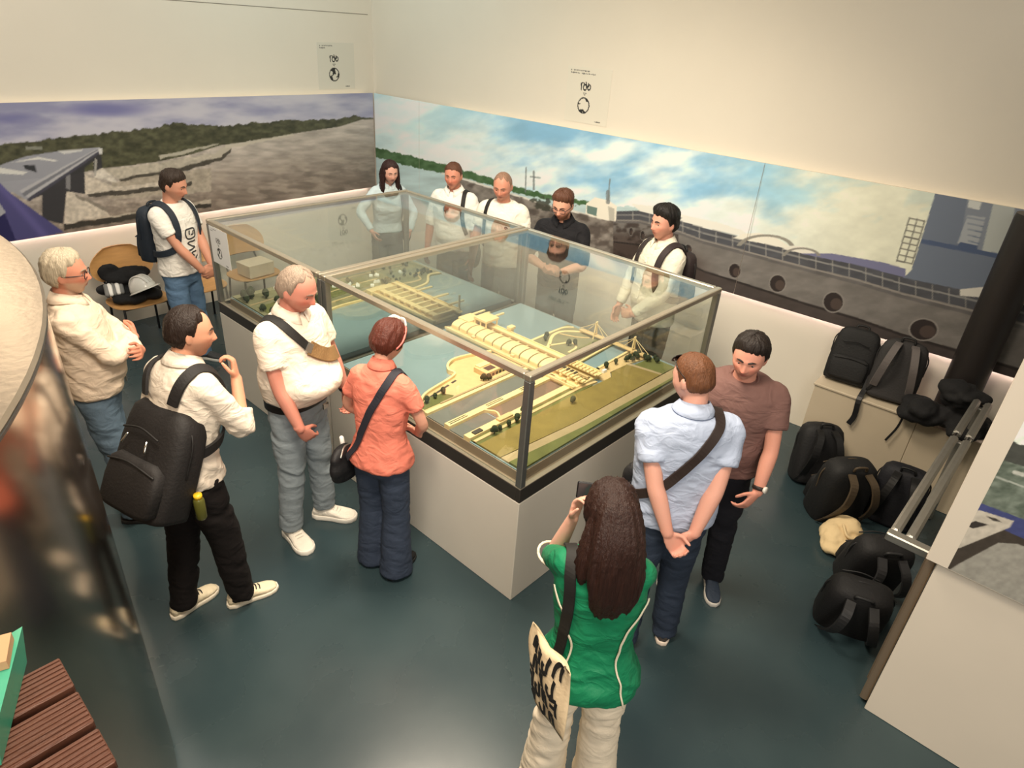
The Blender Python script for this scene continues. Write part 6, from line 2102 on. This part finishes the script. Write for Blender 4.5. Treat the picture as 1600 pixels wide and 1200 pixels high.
c = person('white2', 'balding man in white t-shirt with chest emblem behind the seam of the cases', 1.84, (2.40, 2.45), 206, lean=0.08, head=(2, 12, 0), wide=1.02, skin=(206, 138, 112), blush=0.4, voxel=0.0065,
           arms=dict(R=dict(wrist=(0.24, 0.16, 0.88), pole=(0.9, -0.5, 0)), L=dict(wrist=(-0.26, 0.10, 0.86), pole=(-0.9, -0.5, 0))),
           shirt=dict(col=(238, 230, 216), z0=0.90, collar='crew', grow=0.012, flare=0.01), pants=dict(col=(112, 118, 118), cut='straight'), hair=dict(col=(140, 108, 88), front=0.078, temple=0.062, thick=0.005, sidet=0.005, recede=0.01, rough=0.003), brow=(110, 80, 64))
b = worn(c, 'crossbody_bag', 'black strap bag of the balding man in white t-shirt', 'sling bag')
strap_on(c, 'strap', [(0.10, -0.14, 1.36), (0.12, 0.0, 1.50), (0.13, 0.10, 1.40), (0.145, 0.14, 1.24), (0.17, 0.10, 1.08)], 0.042, mb, b)
lump('pouch', [((0.235 * c['k'], 0.05, 1.0), (0.045, 0.10, 0.12))], bm, amp=0.006, parent=b)
for st in ([(-.115, 1.335), (-.085, 1.345), (-.055, 1.335)], [(-.085, 1.318), (-.10, 1.305), (-.085, 1.29), (-.07, 1.305), (-.085, 1.318)], [(-.105, 1.265), (-.065, 1.265)], [(-.10, 1.25), (-.07, 1.25)]):
    strap_on(c, 'chest_emblem', [(x, 0.2, z) for x, z in st], 0.011, pr, c['t'], 0.001, -0.0025)

c = person('blackshirt', 'bearded man in black shirt and glasses looking at his hands', 1.82, (2.42, 1.74), 206, lean=0.10, head=(-8, 14, 0), wide=1.06, skin=(214, 152, 126), voxel=0.0065,
           arms=dict(R=dict(wrist=(0.07, 0.29, 1.14), pole=(0.9, -0.4, -0.4), d=(-0.8, 0.35, 0.2), n=(0, -0.3, -0.9), curl=0.7), L=dict(wrist=(-0.04, 0.30, 1.10), pole=(-0.9, -0.4, -0.4), d=(0.75, 0.4, 0.25), n=(0.1, -0.6, 0.6), curl=0.7)),
           shirt=dict(col=(26, 26, 30), z0=0.90, collar='shirt', sleeve='half', grow=0.012), pants=dict(col=(84, 90, 92), cut='straight'),
           hair=dict(col=(84, 52, 36), front=0.066, temple=0.052, thick=0.024, sidet=0.007, lift=0.5, seed=7), brow=(80, 50, 36), beard=((104, 66, 48), 0.85), glasses=dict(col=(50, 44, 44)), watch=dict(arm='L', col=(40, 40, 44)))

c = person('beige', 'black-haired man in off-white shirt with black backpack at the case corner', 1.86, (2.46, 0.74), 158, lean=0.03, head=(2, 2, 0), wide=1.06, belly=0.04, skin=(214, 148, 124), voxel=0.0065,
           arms=dict(R=dict(wrist=(0.23, 0.16, 0.92), pole=(0.9, -0.5, 0)), L=dict(wrist=(-0.10, 0.27, 0.98), pole=(-0.9, -0.5, 0), d=(0.8, 0.3, -0.2), n=(0.1, -0.8, 0), curl=0.8)),
           shirt=dict(col=(222, 216, 198), z0=0.86, collar='shirt', sleeve='long', grow=0.014, buttons=True), pants=dict(col=(60, 58, 54), cut='straight'),
           hair=dict(col=(22, 18, 17), front=0.058, temple=0.046, thick=0.030, sidet=0.016, lift=0.35, seed=5), brow=(30, 24, 22), shoes=dict(col=(40, 36, 34), sole=(30, 30, 30)))
back_pack(c, 'dark brown backpack on the man in off-white shirt', 0.30, 0.15, 0.44, 1.42, (40, 28, 28), (24, 20, 20), y=-0.125)
